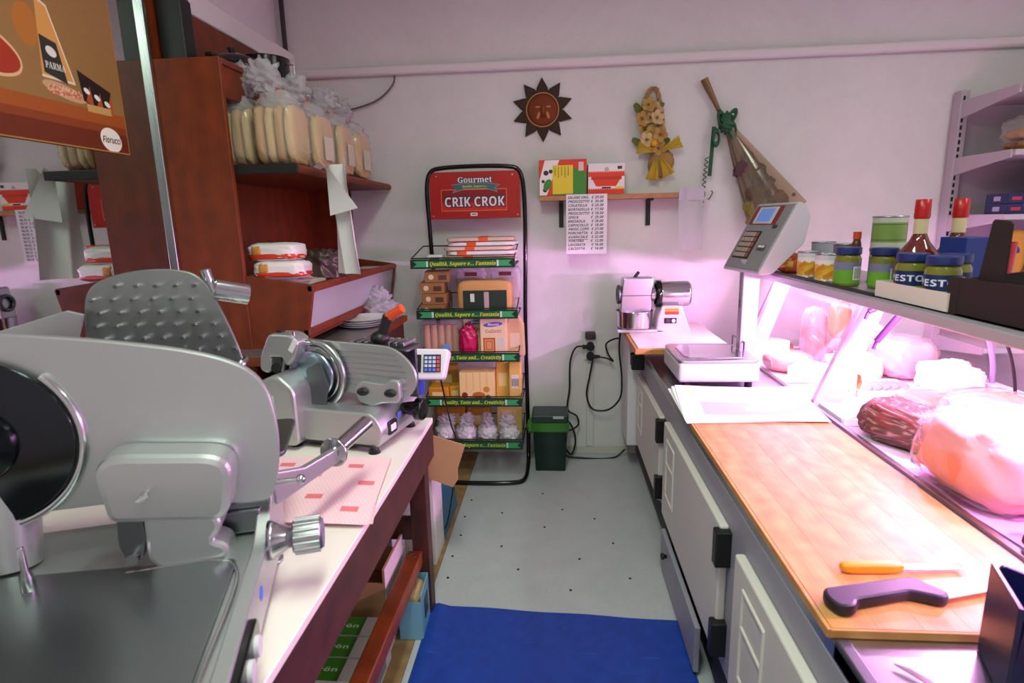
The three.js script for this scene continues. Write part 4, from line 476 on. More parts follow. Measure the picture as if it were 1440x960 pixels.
  for (const [z, l] of [[-3.58, 0.93], [-2.62, 1.2], [-1.4, 1.0]]) { const gp = partW(t, 'front_glass', ex([...arc, ...arcI], l, 0).translate(0, 0, z), mGlass); }
  for (const z of [-2.63, -1.41]) partW(t, 'glass_joint', tube(arc.map(([x, y]) => [x, y, z]), 0.011, 40, 8), M(0xb49ad0, 0.3, 0, { transmission: 0.3, thickness: 0 }));
  partW(t, 'far_end_pane', ex([[1.1, 0.85], [1.9, 0.85], ...arc.slice().reverse(), [1.29, 1.35]], 0.008, 0).translate(0, 0, -3.6), mGlass);
  // the case lamp
  const lamp = thing('display_lamp', 'pink-glowing lamp tube under the display shelf', 'lamp', [1.3, 1.335, -2.05]);
  part(lamp, 'tube', cyl(0.013, 3.0, 'z', 0.013, 16), M(0xffffff, 0.5, 0, { emissive: CASE_COL, emissiveIntensity: 5 }));
  part(lamp, 'holder', bx(-0.02, 0.02, 0.012, 0.02, -1.52, 1.52, 0.002), mWhite);
  for (let i = 0; i < 7; i++) { const l = new THREE.PointLight(CASE_COL, CASE_CD, 0, 2); l.position.set(1.3, 1.305, -3.4 + i * 0.45); l.castShadow = true; l.shadow.radius = 1.2; scene.add(l); }
  const cm = (a, b, n, nm, lab) => { const k = thing('utensil_clip', lab, 'clip', [a[0], a[1], a[2]]); part(k, 'arm', rod([0, 0, 0], [b[0] - a[0], b[1] - a[1], b[2] - a[2]], 0.012, 6), M(0x4a2c58, 0.4)); part(k, 'tip', mg([rod([b[0] - a[0], b[1] - a[1], b[2] - a[2]], [b[0] - a[0] - 0.01, b[1] - a[1] - 0.03, b[2] - a[2]], 0.006, 6)]), M(0x4a2c58, 0.4)); };
  cm([1.31, 1.34, -2.28], [1.2, 1.28, -2.3], 1, 'a', 'dark folding hinge arm below the display shelf beside the strut'); cm([1.3, 1.32, -2.22], [1.22, 1.17, -2.26], 1, 'b', 'dark angled tongs hanging from the display shelf');
  single('black_wire', 'thin black wire running down beside the curved display glass', 'wire', tube([[1.52, 1.35, -2.3], [1.6, 1.3, -2.3], [1.72, 1.15, -2.3], [1.78, 0.95, -2.3], [1.78, 0.84, -2.3]], 0.006, 40), mBlack);
}
{ // far board, cutting board, knives, paper
  single('wooden_board', 'thick wooden board under the meat mincer at the wall end', 'board', uvm(bx(-0.265, 0.265, 0, 0.03, -0.4, 0.4, 0.004)), mBoardEdge, [0.69, 0.92, -3.53]);
  const fw = thing('board_cover', 'white laminate sheet lying on the mincer board', 'sheet', [0.69, 0.9505, -3.53]); part(fw, 'sheet', bx(-0.245, 0.262, 0, 0.003, -0.39, 0.38, 0.001), mWhiteLam);
  const t = thing('cutting_board', 'large worn wooden cutting board on the service counter', 'cutting board', [0.79, 0.84, -1.63]);
  for (let i = 0; i < 6; i++) part(t, 'stave', uvm(bx(-0.26 + i * 0.0875, -0.26 + (i + 1) * 0.0875 - 0.0002, 0, 0.02, -0.6, 0.6, 0.0004).translate(0.0, 0, i * 0.37)).translate(0, 0, -i * 0.37), mBoard);
  part(t, 'end_cap', uvm(bx(-0.264, 0.264, 0.001, 0.0195, 0.6, 0.606, 0.002)), mBoardEdge); part(t, 'edge_strip', uvm(bx(-0.27, -0.2605, 0.0, 0.0195, -0.6, 0.604, 0.002)), mBoardEdge);
  const k = thing('kitchen_knife', 'wide-bladed kitchen knife with a black handle on the cutting board', 'knife', [0.79, 0.861, -1.14], 0.22);
  part(k, 'handle', ex(rpoly([[-0.245, 0.005], [-0.235, 0.028], [-0.08, 0.03], [-0.03, 0.03], [-0.005, -0.025], [-0.02, -0.035], [-0.07, -0.002], [-0.2, -0.008], [-0.215, -0.026], [-0.24, -0.024]], 0.012), 0.026, 0.007).rotateX(-Math.PI / 2), M(0x1a1426, 0.45));
  part(k, 'blade', ex(rpoly([[-0.03, 0.03], [0.17, 0.022], [0.205, -0.0], [0.18, -0.018], [-0.01, -0.03]], [0.002, 0.06, 0.02, 0.05, 0.002]), 0.003, 0.001).rotateX(-Math.PI / 2).translate(0, 0.012, 0), mSteelB);
  const k2 = thing('boning_knife', 'knife with a yellow handle lying behind the black-handled knife', 'knife', [0.7, 0.861, -1.22], 0.05); part(k2, 'handle', pillow(0.14, 0.024, 0.026, 0.5, 0.02, 1), M(0xe09a1a, 0.45), [0, 0.012, 0]); part(k2, 'blade', bx(0.06, 0.2, 0.009, 0.012, -0.01, 0.01, 0.001), mSteelB);
  const kb = thing('knife_block', 'dark blue open plastic holder on the steel worktop', 'holder', [0.85, 0.842, -0.91], -0.35);
  for (const g of [bx(-0.09, 0.09, 0, 0.006, -0.07, 0.07, 0.002), ex(rpoly([[-0.09, 0], [0.09, 0], [0.1, 0.15], [0.04, 0.16], [-0.06, 0.2], [-0.08, 0.2]], 0.008), 0.008, 0.002).translate(0, 0, 0.062), ex(rpoly([[-0.09, 0], [0.09, 0], [0.1, 0.13], [-0.08, 0.18]], 0.008), 0.008, 0.002).translate(0, 0, -0.07), bx(-0.095, -0.087, 0, 0.18, -0.07, 0.07, 0.002), bx(0.088, 0.096, 0, 0.14, -0.07, 0.07, 0.002)]) part(kb, 'wall', g, M(0x0f1640, 0.35)); part(kb, 'mark', bx(-0.03, 0.0, 0.09, 0.1, 0.07, 0.071, 0), M(0x8a93b8, 0.5));
  single('red_packet', 'red packet corner beside the dark blue holder', 'packet', pillow(0.14, 0.04, 0.1, 0.5, 0.1, 2).translate(0, 0.02, 0), M(0xb01016, 0.4), [0.8, 0.842, -0.74], 0.4);
  single('steel_blade', 'loose flat blade lying on the steel worktop', 'knife', mg([ex([[-0.1, -0.012], [0.1, -0.006], [0.12, 0.004], [-0.1, 0.012]], 0.003, 0.001).rotateX(-Math.PI / 2)]), mSteelB, [0.68, 0.845, -0.86], 2.2);
  const ptex = canv(256, 256, (c, w, h) => { c.fillStyle = '#f4f1ea'; c.fillRect(0, 0, w, h); c.fillStyle = '#efe39c'; c.fillRect(20, 10, 190, 70); c.fillStyle = '#d9b6dc'; c.fillRect(40, 130, 210, 90); c.fillStyle = '#f2edf2'; c.fillRect(120, 160, 60, 30); });
  for (let i = 0; i < 3; i++) single('counter_paper', 'white wrapping paper sheet spread between the scale and cutting board', 'paper', sheet(1, 1, (u, v) => [-0.28 + 0.55 * u + (v - 0.5) * 0.04, 0.001 + i * 0.003 + 0.006 * Math.sin(u * 5 + i) * v, 0.24 - 0.48 * v], 12, 10, 0.0006), M(0xffffff, 0.8, 0, i === 2 ? { map: ptex } : {}), [0.79 + i * 0.008, 0.8625, -2.44], 0.05 - i * 0.04, 'wrapping paper on the counter');
}
{ // mincer
  const t = thing('meat_mincer', 'polished steel meat mincer with round pan and ribbed drum on the board', 'mincer', [0.6, 0.954, -3.68]);
  part(t, 'stand', mg([ex(rpoly([[0.02, 0.0], [0.22, 0.0], [0.18, 0.1], [0.16, 0.16], [0.05, 0.16], [0.03, 0.1]], 0.012), 0.16, 0.01).translate(0, 0, -0.06), bx(-0.23, 0.06, 0, 0.022, -0.08, 0.1, 0.008)]), M(0xd6d4d6, 0.3, 0.4));
  part(t, 'motor', lat([[0, -0.09], [0.068, -0.088], [0.078, -0.07], [0.08, 0.09], [0.07, 0.105], [0, 0.107]], 40).rotateZ(-Math.PI / 2).translate(0.12, 0.235, 0.02), mSteelB);
  part(t, 'motor_ring', mg([lat([[0.07, 0], [0.086, 0], [0.086, 0.03], [0.07, 0.03]], 40).rotateZ(-Math.PI / 2).translate(0.015, 0.235, 0.02)]), mBlackGloss);
  part(t, 'coupling', cyl(0.045, 0.05, 'x').translate(0.0, 0.235, 0.02), mSteelB);
  part(t, 'grater_body', ex(rpoly([[-0.2, 0.12], [-0.025, 0.12], [-0.02, 0.23], [-0.012, 0.335], [-0.185, 0.335], [-0.195, 0.23]], 0.008), 0.11, 0.008).translate(0, 0, -0.04), mSteel);
  part(t, 'body_seam', bx(-0.2, -0.015, 0.228, 0.234, -0.042, 0.073, 0.001), mSteelD);
  part(t, 'side_wheel', new THREE.TorusGeometry(0.05, 0.012, 10, 28).rotateY(Math.PI / 2).translate(-0.215, 0.235, 0.02), mSteelD);
  part(t, 'lever', rod([-0.12, 0.335, 0.02], [-0.09, 0.375, 0.02], 0.01, 10), mBlack);
  part(t, 'pan', lat([[0, 0.003], [0.105, 0.003], [0.112, 0.015], [0.115, 0.11], [0.119, 0.113], [0.112, 0.113], [0.108, 0.015], [0, 0.008]], 48), mSteelB, [-0.115, 0.022, 0.03]);
  part(t, 'switch', mg([bx(0.06, 0.135, 0.06, 0.095, 0.1, 0.108, 0.012)]), mBlack); for (const x of [0.08, 0.115]) part(t, 'button', cyl(0.011, 0.008, 'z').translate(x, 0.0775, 0.11), x < 0.1 ? M(0x3a3a3e, 0.4) : mWhite);
  const stx = canv(128, 56, (c, w, h) => { c.fillStyle = '#e6a41c'; c.fillRect(0, 0, w, 28); c.fillStyle = '#d83a1c'; c.fillRect(0, 28, w, 28); c.fillStyle = '#5a1c10'; c.font = 'bold 19px sans-serif'; c.fillText('WARNING', 12, 50); c.fillRect(10, 10, 108, 4); }); decal(t, 'warning_label', 0.085, 0.04, stx, [0.105, 0.135, 0.1015]);
}
{ // retail scale
  const t = thing('retail_scale', 'grey retail scale with a tilted display head on a post', 'scale', [0.77, 0.842, -2.93]);
  for (const [x, z] of [[-0.15, 0.16], [0.15, 0.16], [-0.15, -0.16], [0.15, -0.16]]) part(t, 'foot', cyl(0.018, 0.03, 'y'), mBlack, [x, 0.015, z]);
  part(t, 'base', bx(-0.19, 0.19, 0.03, 0.125, -0.2, 0.2, 0.016), M(0xd6d2da, 0.4));
  part(t, 'platter', mg([ex(rpoly([[-0.185, -0.19], [0.185, -0.19], [0.185, 0.19], [-0.185, 0.19]], 0.03), 0.016, 0.006).rotateX(-Math.PI / 2).translate(0, 0.125, 0)]), mSteel); part(t, 'platter_dish', ex(rpoly([[-0.15, -0.15], [0.15, -0.15], [0.15, 0.15], [-0.15, 0.15]], 0.07), 0.004, 0.0015).rotateX(-Math.PI / 2).translate(0, 0.14, 0), mSteelB);
  part(t, 'platter_rail', rods([[0.165, 0.14, 0.02], [0.165, 0.19, 0.02], [0.165, 0.19, -0.17], [0.165, 0.14, -0.17]], 0.005), mSteelD);
  part(t, 'post', bx(0.15, 0.23, 0.0, 0.6, -0.06, 0.0, 0.006), M(0xbdb8c2, 0.4)); part(t, 'post_inset', bx(0.147, 0.151, 0.15, 0.55, -0.05, -0.01, 0.001), mSteelD); part(t, 'post_sticker', bx(0.1455, 0.147, 0.36, 0.4, -0.042, -0.018, 0), M(0x1d5a34, 0.5));
  // head: side profile, keyboard face looks up and toward the staff
  const hg = new THREE.Group(); hg.name = 'head'; hg.position.set(0.17, 0.545, 0.16); hg.rotation.y = 0.15; t.add(hg);
  const prof = rpoly([[0, 0], [0.06, 0.0], [0.205, 0.14], [0.225, 0.26], [0.19, 0.315], [0.17, 0.32]], [0.006, 0.02, 0.02, 0.03, 0.02, 0.006]);
  part(hg, 'housing', ex(prof, 0.38, 0.006).translate(0, 0, -0.38), M(0xc4bfc9, 0.42));
  const ang = Math.atan2(0.32, 0.17); const L = 0.36; // face along profile from (-.15,-.125) to (.07,.165)
  const f = part(hg, 'face_panel', B(L * 0.96, 0.006, 0.355, 0.002).rotateZ(ang), M(0x8c8f92, 0.4), [0.0787, 0.1636, -0.19]);
  const onF = (u, v, w, h, th, m, n) => part(f, n, B(w, th, h * 1.4, 0.001).translate(u, 0.003 + th / 2, v * 1.4).rotateZ(ang), m);
  onF(0.115, -0.02, 0.1, 0.19, 0.002, M(0x8c1d22, 0.4), 'red_panel'); onF(0.115, -0.02, 0.09, 0.13, 0.004, M(0xd2d2da, 0.4), 'screen_frame');
  onF(0.115, -0.02, 0.07, 0.095, 0.0055, M(0x6f98e0, 0.25, 0, { emissive: 0x5c86d8, emissiveIntensity: 0.25 }), 'screen');
  onF(-0.045, -0.045, 0.15, 0.12, 0.002, mBlack, 'key_bed'); for (let j = 0; j < 5; j++) for (let i = 0; i < 5; i++) onF(-0.1 + i * 0.028, -0.09 + j * 0.022, 0.022, 0.017, 0.005, M(j > 3 ? 0x9a5a50 : 0xb9a49a, 0.5), 'key');
  onF(-0.055, 0.07, 0.03, 0.05, 0.004, mSteelD, 'printer_slot'); onF(-0.05, 0.07, 0.012, 0.04, 0.0055, mWhite, 'ticket'); onF(0.055, 0.08, 0.018, 0.03, 0.003, M(0x3f4248, 0.5), 'badge');
}
{ // goods lying in the display
  const mFat = M(0xe9cfc0, 0.4), mMeat = M(0xb04a34, 0.45), mHam = M(0xd98a78, 0.4), mSpeck = M(0x7c4a34, 0.6), mChe = M(0xe6cf9c, 0.5), mRind = M(0xb08a4a, 0.6), mWhiteC = M(0xe9e2dc, 0.5), mDkS = M(0x4c1c2a, 0.4);
  const Y = 0.832; const mSpeckT = M(0xffffff, 0.6, 0, { map: texFn(128, (u, v) => { const k = tn(u, v, 3, 1), j = tn(u, v, 7, 4); return j > 0.25 ? [150, 132, 120] : k > 0.1 ? [110, 52, 46] : [92 + 40 * j, 70 + 30 * j, 52]; }, 1) });
  const wrap = (t, w, h, d, sd) => part(t, 'film', pillow(w * 1.06, h * 1.06, d * 1.06, 0.6, 0.1, sd, 6), mFilm, [0, h / 2 + 0.006, 0]);
  const piece = (name, lab, cat, x, z, a, w, h, d, m, cut, sd, film = true) => { const t = thing(name, lab, cat, [x, Y, z], a); part(t, 'meat', pillow(w, h, d, 0.65, 0.14, sd, 3), m, [0, h / 2, 0]); if (cut && h < 0.16) part(t, 'cut_face', pillow(w * 0.06, h * 0.7, d * 0.7, 0.8, 0.2, sd, 3), cut, [-w * 0.47, h / 2, 0]); if (film) wrap(t, w, h, d, sd + 3); return t; };
  piece('speck_joint', 'brown smoked ham joint with a dark peppered rind by the cutting board', 'ham', 1.25, -2.07, 0.5, 0.2, 0.15, 0.3, mSpeckT, null, 1, false); const sk = piece('cured_ham', 'amber cured ham half behind the peppered joint', 'ham', 1.6, -2.12, 0.3, 0.26, 0.16, 0.3, M(0xc98a4a, 0.4), mFat, 2);
  piece('cooked_ham', 'large pink cooked ham in clear film', 'ham', 1.31, -1.66, 0.1, 0.42, 0.24, 0.36, mHam, mFat, 3); piece('cooked_ham', 'red-pink ham end wrapped in film next to the large ham', 'ham', 1.44, -1.2, 0.2, 0.3, 0.2, 0.26, M(0xc8523c, 0.4), mMeat, 4);
  piece('salami', 'dark purple wrapped salami lying across the display', 'salami', 1.71, -1.84, 0.0, 0.34, 0.1, 0.13, mDkS, null, 5); piece('netted_roast', 'dark netted roast beside the cutting board', 'roast', 1.18, -1.33, 0.8, 0.15, 0.09, 0.12, M(0x5a2230, 0.6), mMeat, 6, false);
  piece('pork_slab', 'orange-red meat slab lying flat in the display', 'meat', 1.6, -2.45, 0.1, 0.3, 0.07, 0.24, M(0xd0703c, 0.4), mMeat, 7); piece('mortadella', 'pale pink mortadella half by the front glass', 'mortadella', 1.75, -3.0, 0.1, 0.24, 0.2, 0.26, M(0xe0a09a, 0.4), mFat, 8);
  piece('bacon_piece', 'pink bacon piece near the scale', 'bacon', 1.24, -3.14, 0.0, 0.22, 0.09, 0.2, M(0xd88a7c, 0.4), mFat, 9); piece('salami', 'reddish salami standing near the far glass pane', 'salami', 1.44, -3.3, 0.0, 0.12, 0.3, 0.12, M(0xc05038, 0.4), null, 10);
  const cheese = (lab, x, z, a, r, h, m) => { const t = thing('cheese_wedge', lab, 'cheese', [x, Y, z], a); part(t, 'paste', ex([[0, 0], [r, 0], [r * 0.92, r * 0.35], [r * 0.7, r * 0.66]], h, 0.004).rotateX(-Math.PI / 2), m); part(t, 'rind', tube([[r, h / 2, 0], [r * 0.92, h / 2, -r * 0.35], [r * 0.7, h / 2, -r * 0.66]], h * 0.42, 12, 8).scale(1, 1, 1), mRind); };
  cheese('pale cheese wedge with brown rind near the scale post', 1.14, -2.86, 0.1, 0.2, 0.09, mChe); cheese('white cheese wedge on the display deck by the far pane', 1.14, -3.38, 0.2, 0.22, 0.1, mWhiteC); cheese('thick white cheese wedge beside the strut', 1.16, -2.58, 0.3, 0.2, 0.12, mWhiteC);
  for (const [x, z, l, c] of [[1.5, -2.73, 'white tray of sliced meat behind the strut', 0xd08070], [1.5, -3.48, 'white tray of dark sliced meat by the far pane', 0x9a3a30], [1.25, -2.35, 'white paper tray behind the wrapping paper', 0xe2c4b0]]) { const t = thing('food_tray', l, 'tray', [x, Y, z]); part(t, 'tray', mg([bx(-0.13, 0.13, 0, 0.006, -0.1, 0.1, 0.002), bx(-0.135, -0.125, 0, 0.03, -0.1, 0.1, 0.002), bx(0.125, 0.135, 0, 0.03, -0.1, 0.1, 0.002), bx(-0.13, 0.13, 0, 0.03, -0.105, -0.095, 0.002), bx(-0.13, 0.13, 0, 0.03, 0.095, 0.105, 0.002)]), mWhite); for (let k = 0; k < 5; k++) part(t, 'slice', pillow(0.09, 0.012, 0.13, 0.8, 0.2, k, 4, 16, 10), M(c, 0.45), [-0.08 + k * 0.04, 0.02 + k * 0.002, 0], [0, 0, 0.2]); }
  const bagp = thing('cotechino', 'salmon-coloured sausage hanging at the far glass', 'sausage', [1.5, 1.0, -3.15]); part(bagp, 'body', pillow(0.1, 0.2, 0.08, 0.6, 0.08, 4), M(0xd0603c, 0.4), [0, 0.1, 0]); part(bagp, 'tie', rod([0, 0.2, 0], [0, 0.352, 0], 0.003, 6), mPaper);
}
{ // paper-wrapped goods and liners in the display
  const w = (lab, x, z, a, ww, h, d, sd, c = 0xe8e2e4) => { const t = thing('wrapped_parcel', lab, 'parcel', [x, 0.832, z], a); part(t, 'parcel', pillow(ww, h, d, 0.45, 0.12, sd, 5).translate(0, h / 2, 0), M(c, 0.7)); part(t, 'tucked_fold', pillow(ww * 0.5, h * 0.3, d * 0.4, 0.6, 0.3, sd + 1, 5).translate(ww * 0.1, h * 0.98, 0), M(0xefeaec, 0.7)); };
  w('white paper parcel behind the pale cheese wedge', 1.5, -2.95, 0, 0.22, 0.12, 0.17, 2); w('cream paper parcel beside the tray of sliced meat', 1.78, -2.68, 0, 0.2, 0.14, 0.24, 5, 0xe0d4c4); w('pink paper parcel near the far pane', 1.76, -3.38, 0, 0.22, 0.18, 0.3, 6, 0xe2bcc0);
  single('deck_liner', 'lilac plastic liner sheet under the large ham', 'sheet', sheet(1, 1, (u, v) => [-0.14 + 0.34 * u, 0.003 + 0.006 * Math.abs(Math.sin(u * 9 + v * 4)), 0.3 - 0.6 * v], 24, 20, 0.0008), M(0xd8b4e4, 0.35), [1.26, 0.831, -1.55], 0.1);
  const bb = thing('blue_film', 'crumpled blue plastic film by the front glass', 'film', [1.78, 0.832, -1.6]); part(bb, 'film', pillow(0.12, 0.34, 0.16, 0.7, 0.5, 6, 4).translate(0, 0.17, 0), M(0x8f94e0, 0.3, 0, { transmission: 0.4, thickness: 0 })); part(bb, 'inner_roll', cyl(0.03, 0.28, 'y'), mWhite, [0, 0.14, 0]);
}
{ // goods on the display shelf
  const Y = 1.379;
  const ctex = canv(256, 128, (c, w, h) => { c.fillStyle = '#efe6ea'; c.fillRect(0, 0, w, h); c.fillStyle = '#d9d2dc'; c.fillRect(0, 0, w, 26); for (let i = 0; i < 200; i++) { c.fillStyle = ['#e6a01c', '#f0b838', '#d8861a'][i % 3]; c.beginPath(); c.arc((i * 37) % w, 50 + (i * 53) % 70, 6, 0, 7); c.fill(); } });
  const can = (lab, x, z, r, h, m, map, y = Y) => { const t = thing('food_can', lab, 'can', [x, y, z], 2.6); part(t, 'body', new THREE.CylinderGeometry(r, r, h - 0.008, 32, 1, true), map ? M(0xffffff, 0.35, 0, { map }) : m, [0, h / 2, 0]); part(t, 'rim', mg([new THREE.TorusGeometry(r, 0.003, 8, 32).rotateX(Math.PI / 2).translate(0, h - 0.003, 0), new THREE.TorusGeometry(r, 0.003, 8, 32).rotateX(Math.PI / 2).translate(0, 0.003, 0)]), mSteel); part(t, 'lid', cyl(r, 0.002, 'y', r, 32), mSteelB, [0, h - 0.006, 0]); part(t, 'bottom', cyl(r, 0.002, 'y', r, 32), mSteel, [0, 0.003, 0]); return t; };
  can('sweetcorn can beside the orange packet', 1.12, -2.68, 0.045, 0.115, null, ctex); can('sweetcorn can next to the first pesto jar', 1.12, -2.5, 0.045, 0.115, null, ctex);
  const gt = canv(128, 128, (c, w, h) => { c.fillStyle = '#c2c4b8'; c.fillRect(0, 0, w, h); c.fillStyle = '#7d9a4c'; c.fillRect(28, 22, 74, 80); c.strokeStyle = '#4a5a3c'; c.lineWidth = 3; c.strokeRect(34, 30, 60, 62); });
  can('grey-labelled can behind the sweetcorn', 1.24, -2.82, 0.05, 0.15, M(0x9a9aa4, 0.35)); can('dark-labelled can behind the pesto jar', 1.24, -2.6, 0.05, 0.15, M(0x6a6a72, 0.35));
  can('green and grey can at the bottom of a pair', 1.31, -2.42, 0.06, 0.13, null, gt); can('green and grey can stacked on another can', 1.31, -2.42, 0.06, 0.13, null, gt, Y + 0.131);
  const op = thing('orange_packet', 'orange plastic food packet beside the scale head', 'packet', [1.14, Y, -2.9]); part(op, 'packet', pillow(0.14, 0.09, 0.16, 0.7, 0.2, 4), M(0xc0501c, 0.35), [0, 0.045, 0]); part(op, 'label', pillow(0.07, 0.05, 0.12, 0.8, 0.1, 2), M(0xe0a040, 0.4), [-0.04, 0.045, 0.02]);
  const sb = thing('spice_bottle', 'slim bottle with an orange cap beside the stacked cans', 'bottle', [1.23, Y, -2.5]); part(sb, 'body', lat([[0, 0], [0.018, 0], [0.018, 0.15], [0.012, 0.17], [0, 0.17]], 20), M(0x5a3a2c, 0.3)); part(sb, 'cap', cyl(0.015, 0.03, 'y'), M(0xd84a1c, 0.4), [0, 0.185, 0]);
  const jt = canv(256, 96, (c, w, h) => { c.fillStyle = '#6faa2c'; c.fillRect(0, 0, w, h); c.fillStyle = '#7c7a9c'; c.fillRect(0, 0, w, 36); c.fillStyle = '#e9ece4'; c.fillRect(150, 20, 40, 60); c.fillStyle = '#333'; for (let i = 0; i < 6; i++) c.fillRect(155 + i * 5, 26, 2, 48); });
  const jt2 = canv(256, 96, (c, w, h) => { c.fillStyle = '#17265c'; c.fillRect(0, 0, w, h); c.fillStyle = '#74b82c'; c.beginPath(); c.ellipse(128, 96, 110, 40, 0, 0, 7); c.fill(); c.fillStyle = '#eef'; c.font = 'bold 34px sans-serif'; c.fillText('PESTO', 60, 40); c.fillStyle = '#c8344c'; c.fillRect(50, 46, 40, 12); });
  const jar = (lab, x, z, map, h = 0.115, y = Y, a = 2.62) => { const t = thing('pesto_jar', lab, 'jar', [x, y, z], a); part(t, 'glass', lat([[0, 0], [0.042, 0], [0.046, 0.006], [0.046, h * 0.72], [0.04, h * 0.8], [0.04, h * 0.84], [0, h * 0.84]], 32), M(0x7c7a2a, 0.15)); part(t, 'label', new THREE.CylinderGeometry(0.0466, 0.0466, h * 0.56, 32, 1, true), M(0xffffff, 0.45, 0, { map }), [0, h * 0.36, 0]); part(t, 'lid', lat([[0, h * 0.83], [0.044, h * 0.83], [0.045, h * 0.86], [0.045, h], [0.042, h * 1.02], [0, h * 1.02]], 32), M(0x1d2c6c, 0.35)); };
  jar('green-labelled pesto jar next to the sweetcorn', 1.12, -2.33, jt, 0.145); jar('green-labelled pesto jar tucked behind the round bottle', 1.2, -2.23, jt, 0.145);
  const bottle = (lab, x, z) => { const t = thing('syrup_bottle', lab, 'bottle', [x, Y, z], -0.55); part(t, 'glass', lat([[0, 0], [0.06, 0], [0.068, 0.01], [0.07, 0.08], [0.062, 0.13], [0.03, 0.175], [0.02, 0.2], [0.019, 0.285], [0, 0.285]], 40), M(0x6a1c0c, 0.08, 0, { clearcoat: 1 })); part(t, 'neck', lat([[0.0195, 0.2], [0.021, 0.2], [0.021, 0.255], [0.0195, 0.255]], 32), M(0xd8c49a, 0.3)); part(t, 'cap', lat([[0.022, 0.25], [0.024, 0.255], [0.024, 0.27], [0.0225, 0.272], [0.024, 0.275], [0.023, 0.315], [0, 0.316]], 32), M(0xb81414, 0.3)); const lb = part(t, 'label', cyl(0.045, 0.012, 'z', 0.045, 32).scale(0.9, 1.1, 1), M(0xd9b8a4, 0.5), [0, 0.085, 0.062]); part(lb, 'label_print', bx(-0.025, 0.025, -0.03, -0.018, 0.006, 0.0068, 0), M(0x5a4a44, 0.5)); };
  bottle('round dark-red bottle with a red cap and oval label', 1.25, -2.12); bottle('matching red-capped bottle nearer the blue box', 1.4, -2.16);
  const tray = thing('card_tray', 'white cardboard tray holding pesto jars on the display shelf', 'tray', [1.14, Y, -1.815]); for (const g of [bx(-0.085, 0.1, 0, 0.004, -0.18, 0.18, 0), bx(-0.085, -0.081, 0, 0.055, -0.18, 0.18, 0), bx(0.096, 0.1, 0, 0.055, -0.18, 0.18, 0), bx(-0.081, 0.096, 0, 0.055, -0.18, -0.176, 0), bx(-0.081, 0.096, 0, 0.055, 0.176, 0.18, 0)]) part(tray, 'wall', g, M(0xd8d2cc, 0.7));
  jar('blue-labelled pesto jar in the card tray beside the bottle', 1.12, -1.92, jt2, 0.14, Y + 0.0045); jar('blue-labelled pesto jar in the card tray beside the dark carton', 1.12, -1.77, jt2, 0.14, Y + 0.0045); jar('blue-lidded jar at the rear of the card tray', 1.2, -1.85, jt2, 0.14, Y + 0.0045);
  single('red_can', 'plain red tapered cup beside the blue box', 'can', lat([[0, 0], [0.03, 0], [0.038, 0.17], [0.034, 0.17], [0.028, 0.01], [0, 0.008]], 28), M(0xa81418, 0.3), [1.46, Y, -2.03]);
  const bb = thing('blue_box', 'tall royal blue box with pale pictures behind the jars', 'box', [1.32, Y, -1.99], 0.2); part(bb, 'box', B(0.1, 0.19, 0.1, 0.003), M(0x14327c, 0.45), [0, 0.096, 0]); for (const y of [0.03, 0.05, 0.07]) part(bb, 'picture', bx(-0.0515, -0.05, y - 0.012, y + 0.012, -0.03 + y * 0.3, 0.0, 0), M(0xb9b4bc, 0.5));
  const dk = thing('dark_carton', 'dark brown open-front display carton at the near shelf end', 'carton', [1.17, Y, -1.3]);
  const mDk = M(0x1e110c, 0.6); part(dk, 'front', ex(rpoly([[-0.27, 0], [0.3, 0], [0.3, 0.1], [-0.12, 0.1], [-0.18, 0.085]], 0.02), 0.006, 0.001).rotateY(Math.PI / 2).translate(-0.11, 0, -0.05), mDk); part(dk, 'end', ex(rpoly([[-0.11, 0], [0.11, 0], [0.11, 0.12], [-0.11, 0.095]], 0.008), 0.006, 0.001).translate(0, 0, -0.31), mDk); part(dk, 'base', bx(-0.11, 0.11, 0, 0.005, -0.31, 0.2, 0), mDk);
  part(dk, 'upright', ex(rpoly([[0, 0], [0.1, 0], [0.06, 0.25], [0.0, 0.245]], 0.01), 0.006, 0.001).rotateY(Math.PI / 2).translate(-0.1, 0.0, -0.17), mDk);
  const wb = thing('white_box', 'cream white carton standing inside the dark carton', 'box', [1.24, Y + 0.006, -1.38]); part(wb, 'box', B(0.09, 0.25, 0.1, 0.01), mOff, [0, 0.125, 0]); part(wb, 'cap', B(0.03, 0.02, 0.04, 0.004), M(0xb83020, 0.5), [-0.05, 0.1, 0]);
  single('grey_box', 'grey angular box beside the cream carton', 'box', ex(rpoly([[-0.06, 0], [0.06, 0], [0.07, 0.1], [0.05, 0.23], [-0.05, 0.23], [-0.08, 0.12]], 0.008), 0.07, 0.003), M(0x6a6c70, 0.5), [1.24, Y + 0.006, -1.3]);
  const yj = thing('yellow_jar', 'jar with yellow label and white lid in the dark carton', 'jar', [1.19, Y + 0.006, -1.18]); part(yj, 'glass', cyl(0.03, 0.09, 'y'), M(0xb8961c, 0.3), [0, 0.045, 0]); part(yj, 'label', new THREE.CylinderGeometry(0.0305, 0.0305, 0.05, 28, 1, true), M(0xd8c81c, 0.5), [0, 0.04, 0]); part(yj, 'lid', cyl(0.031, 0.02, 'y'), mWhite, [0, 0.1, 0]);
}
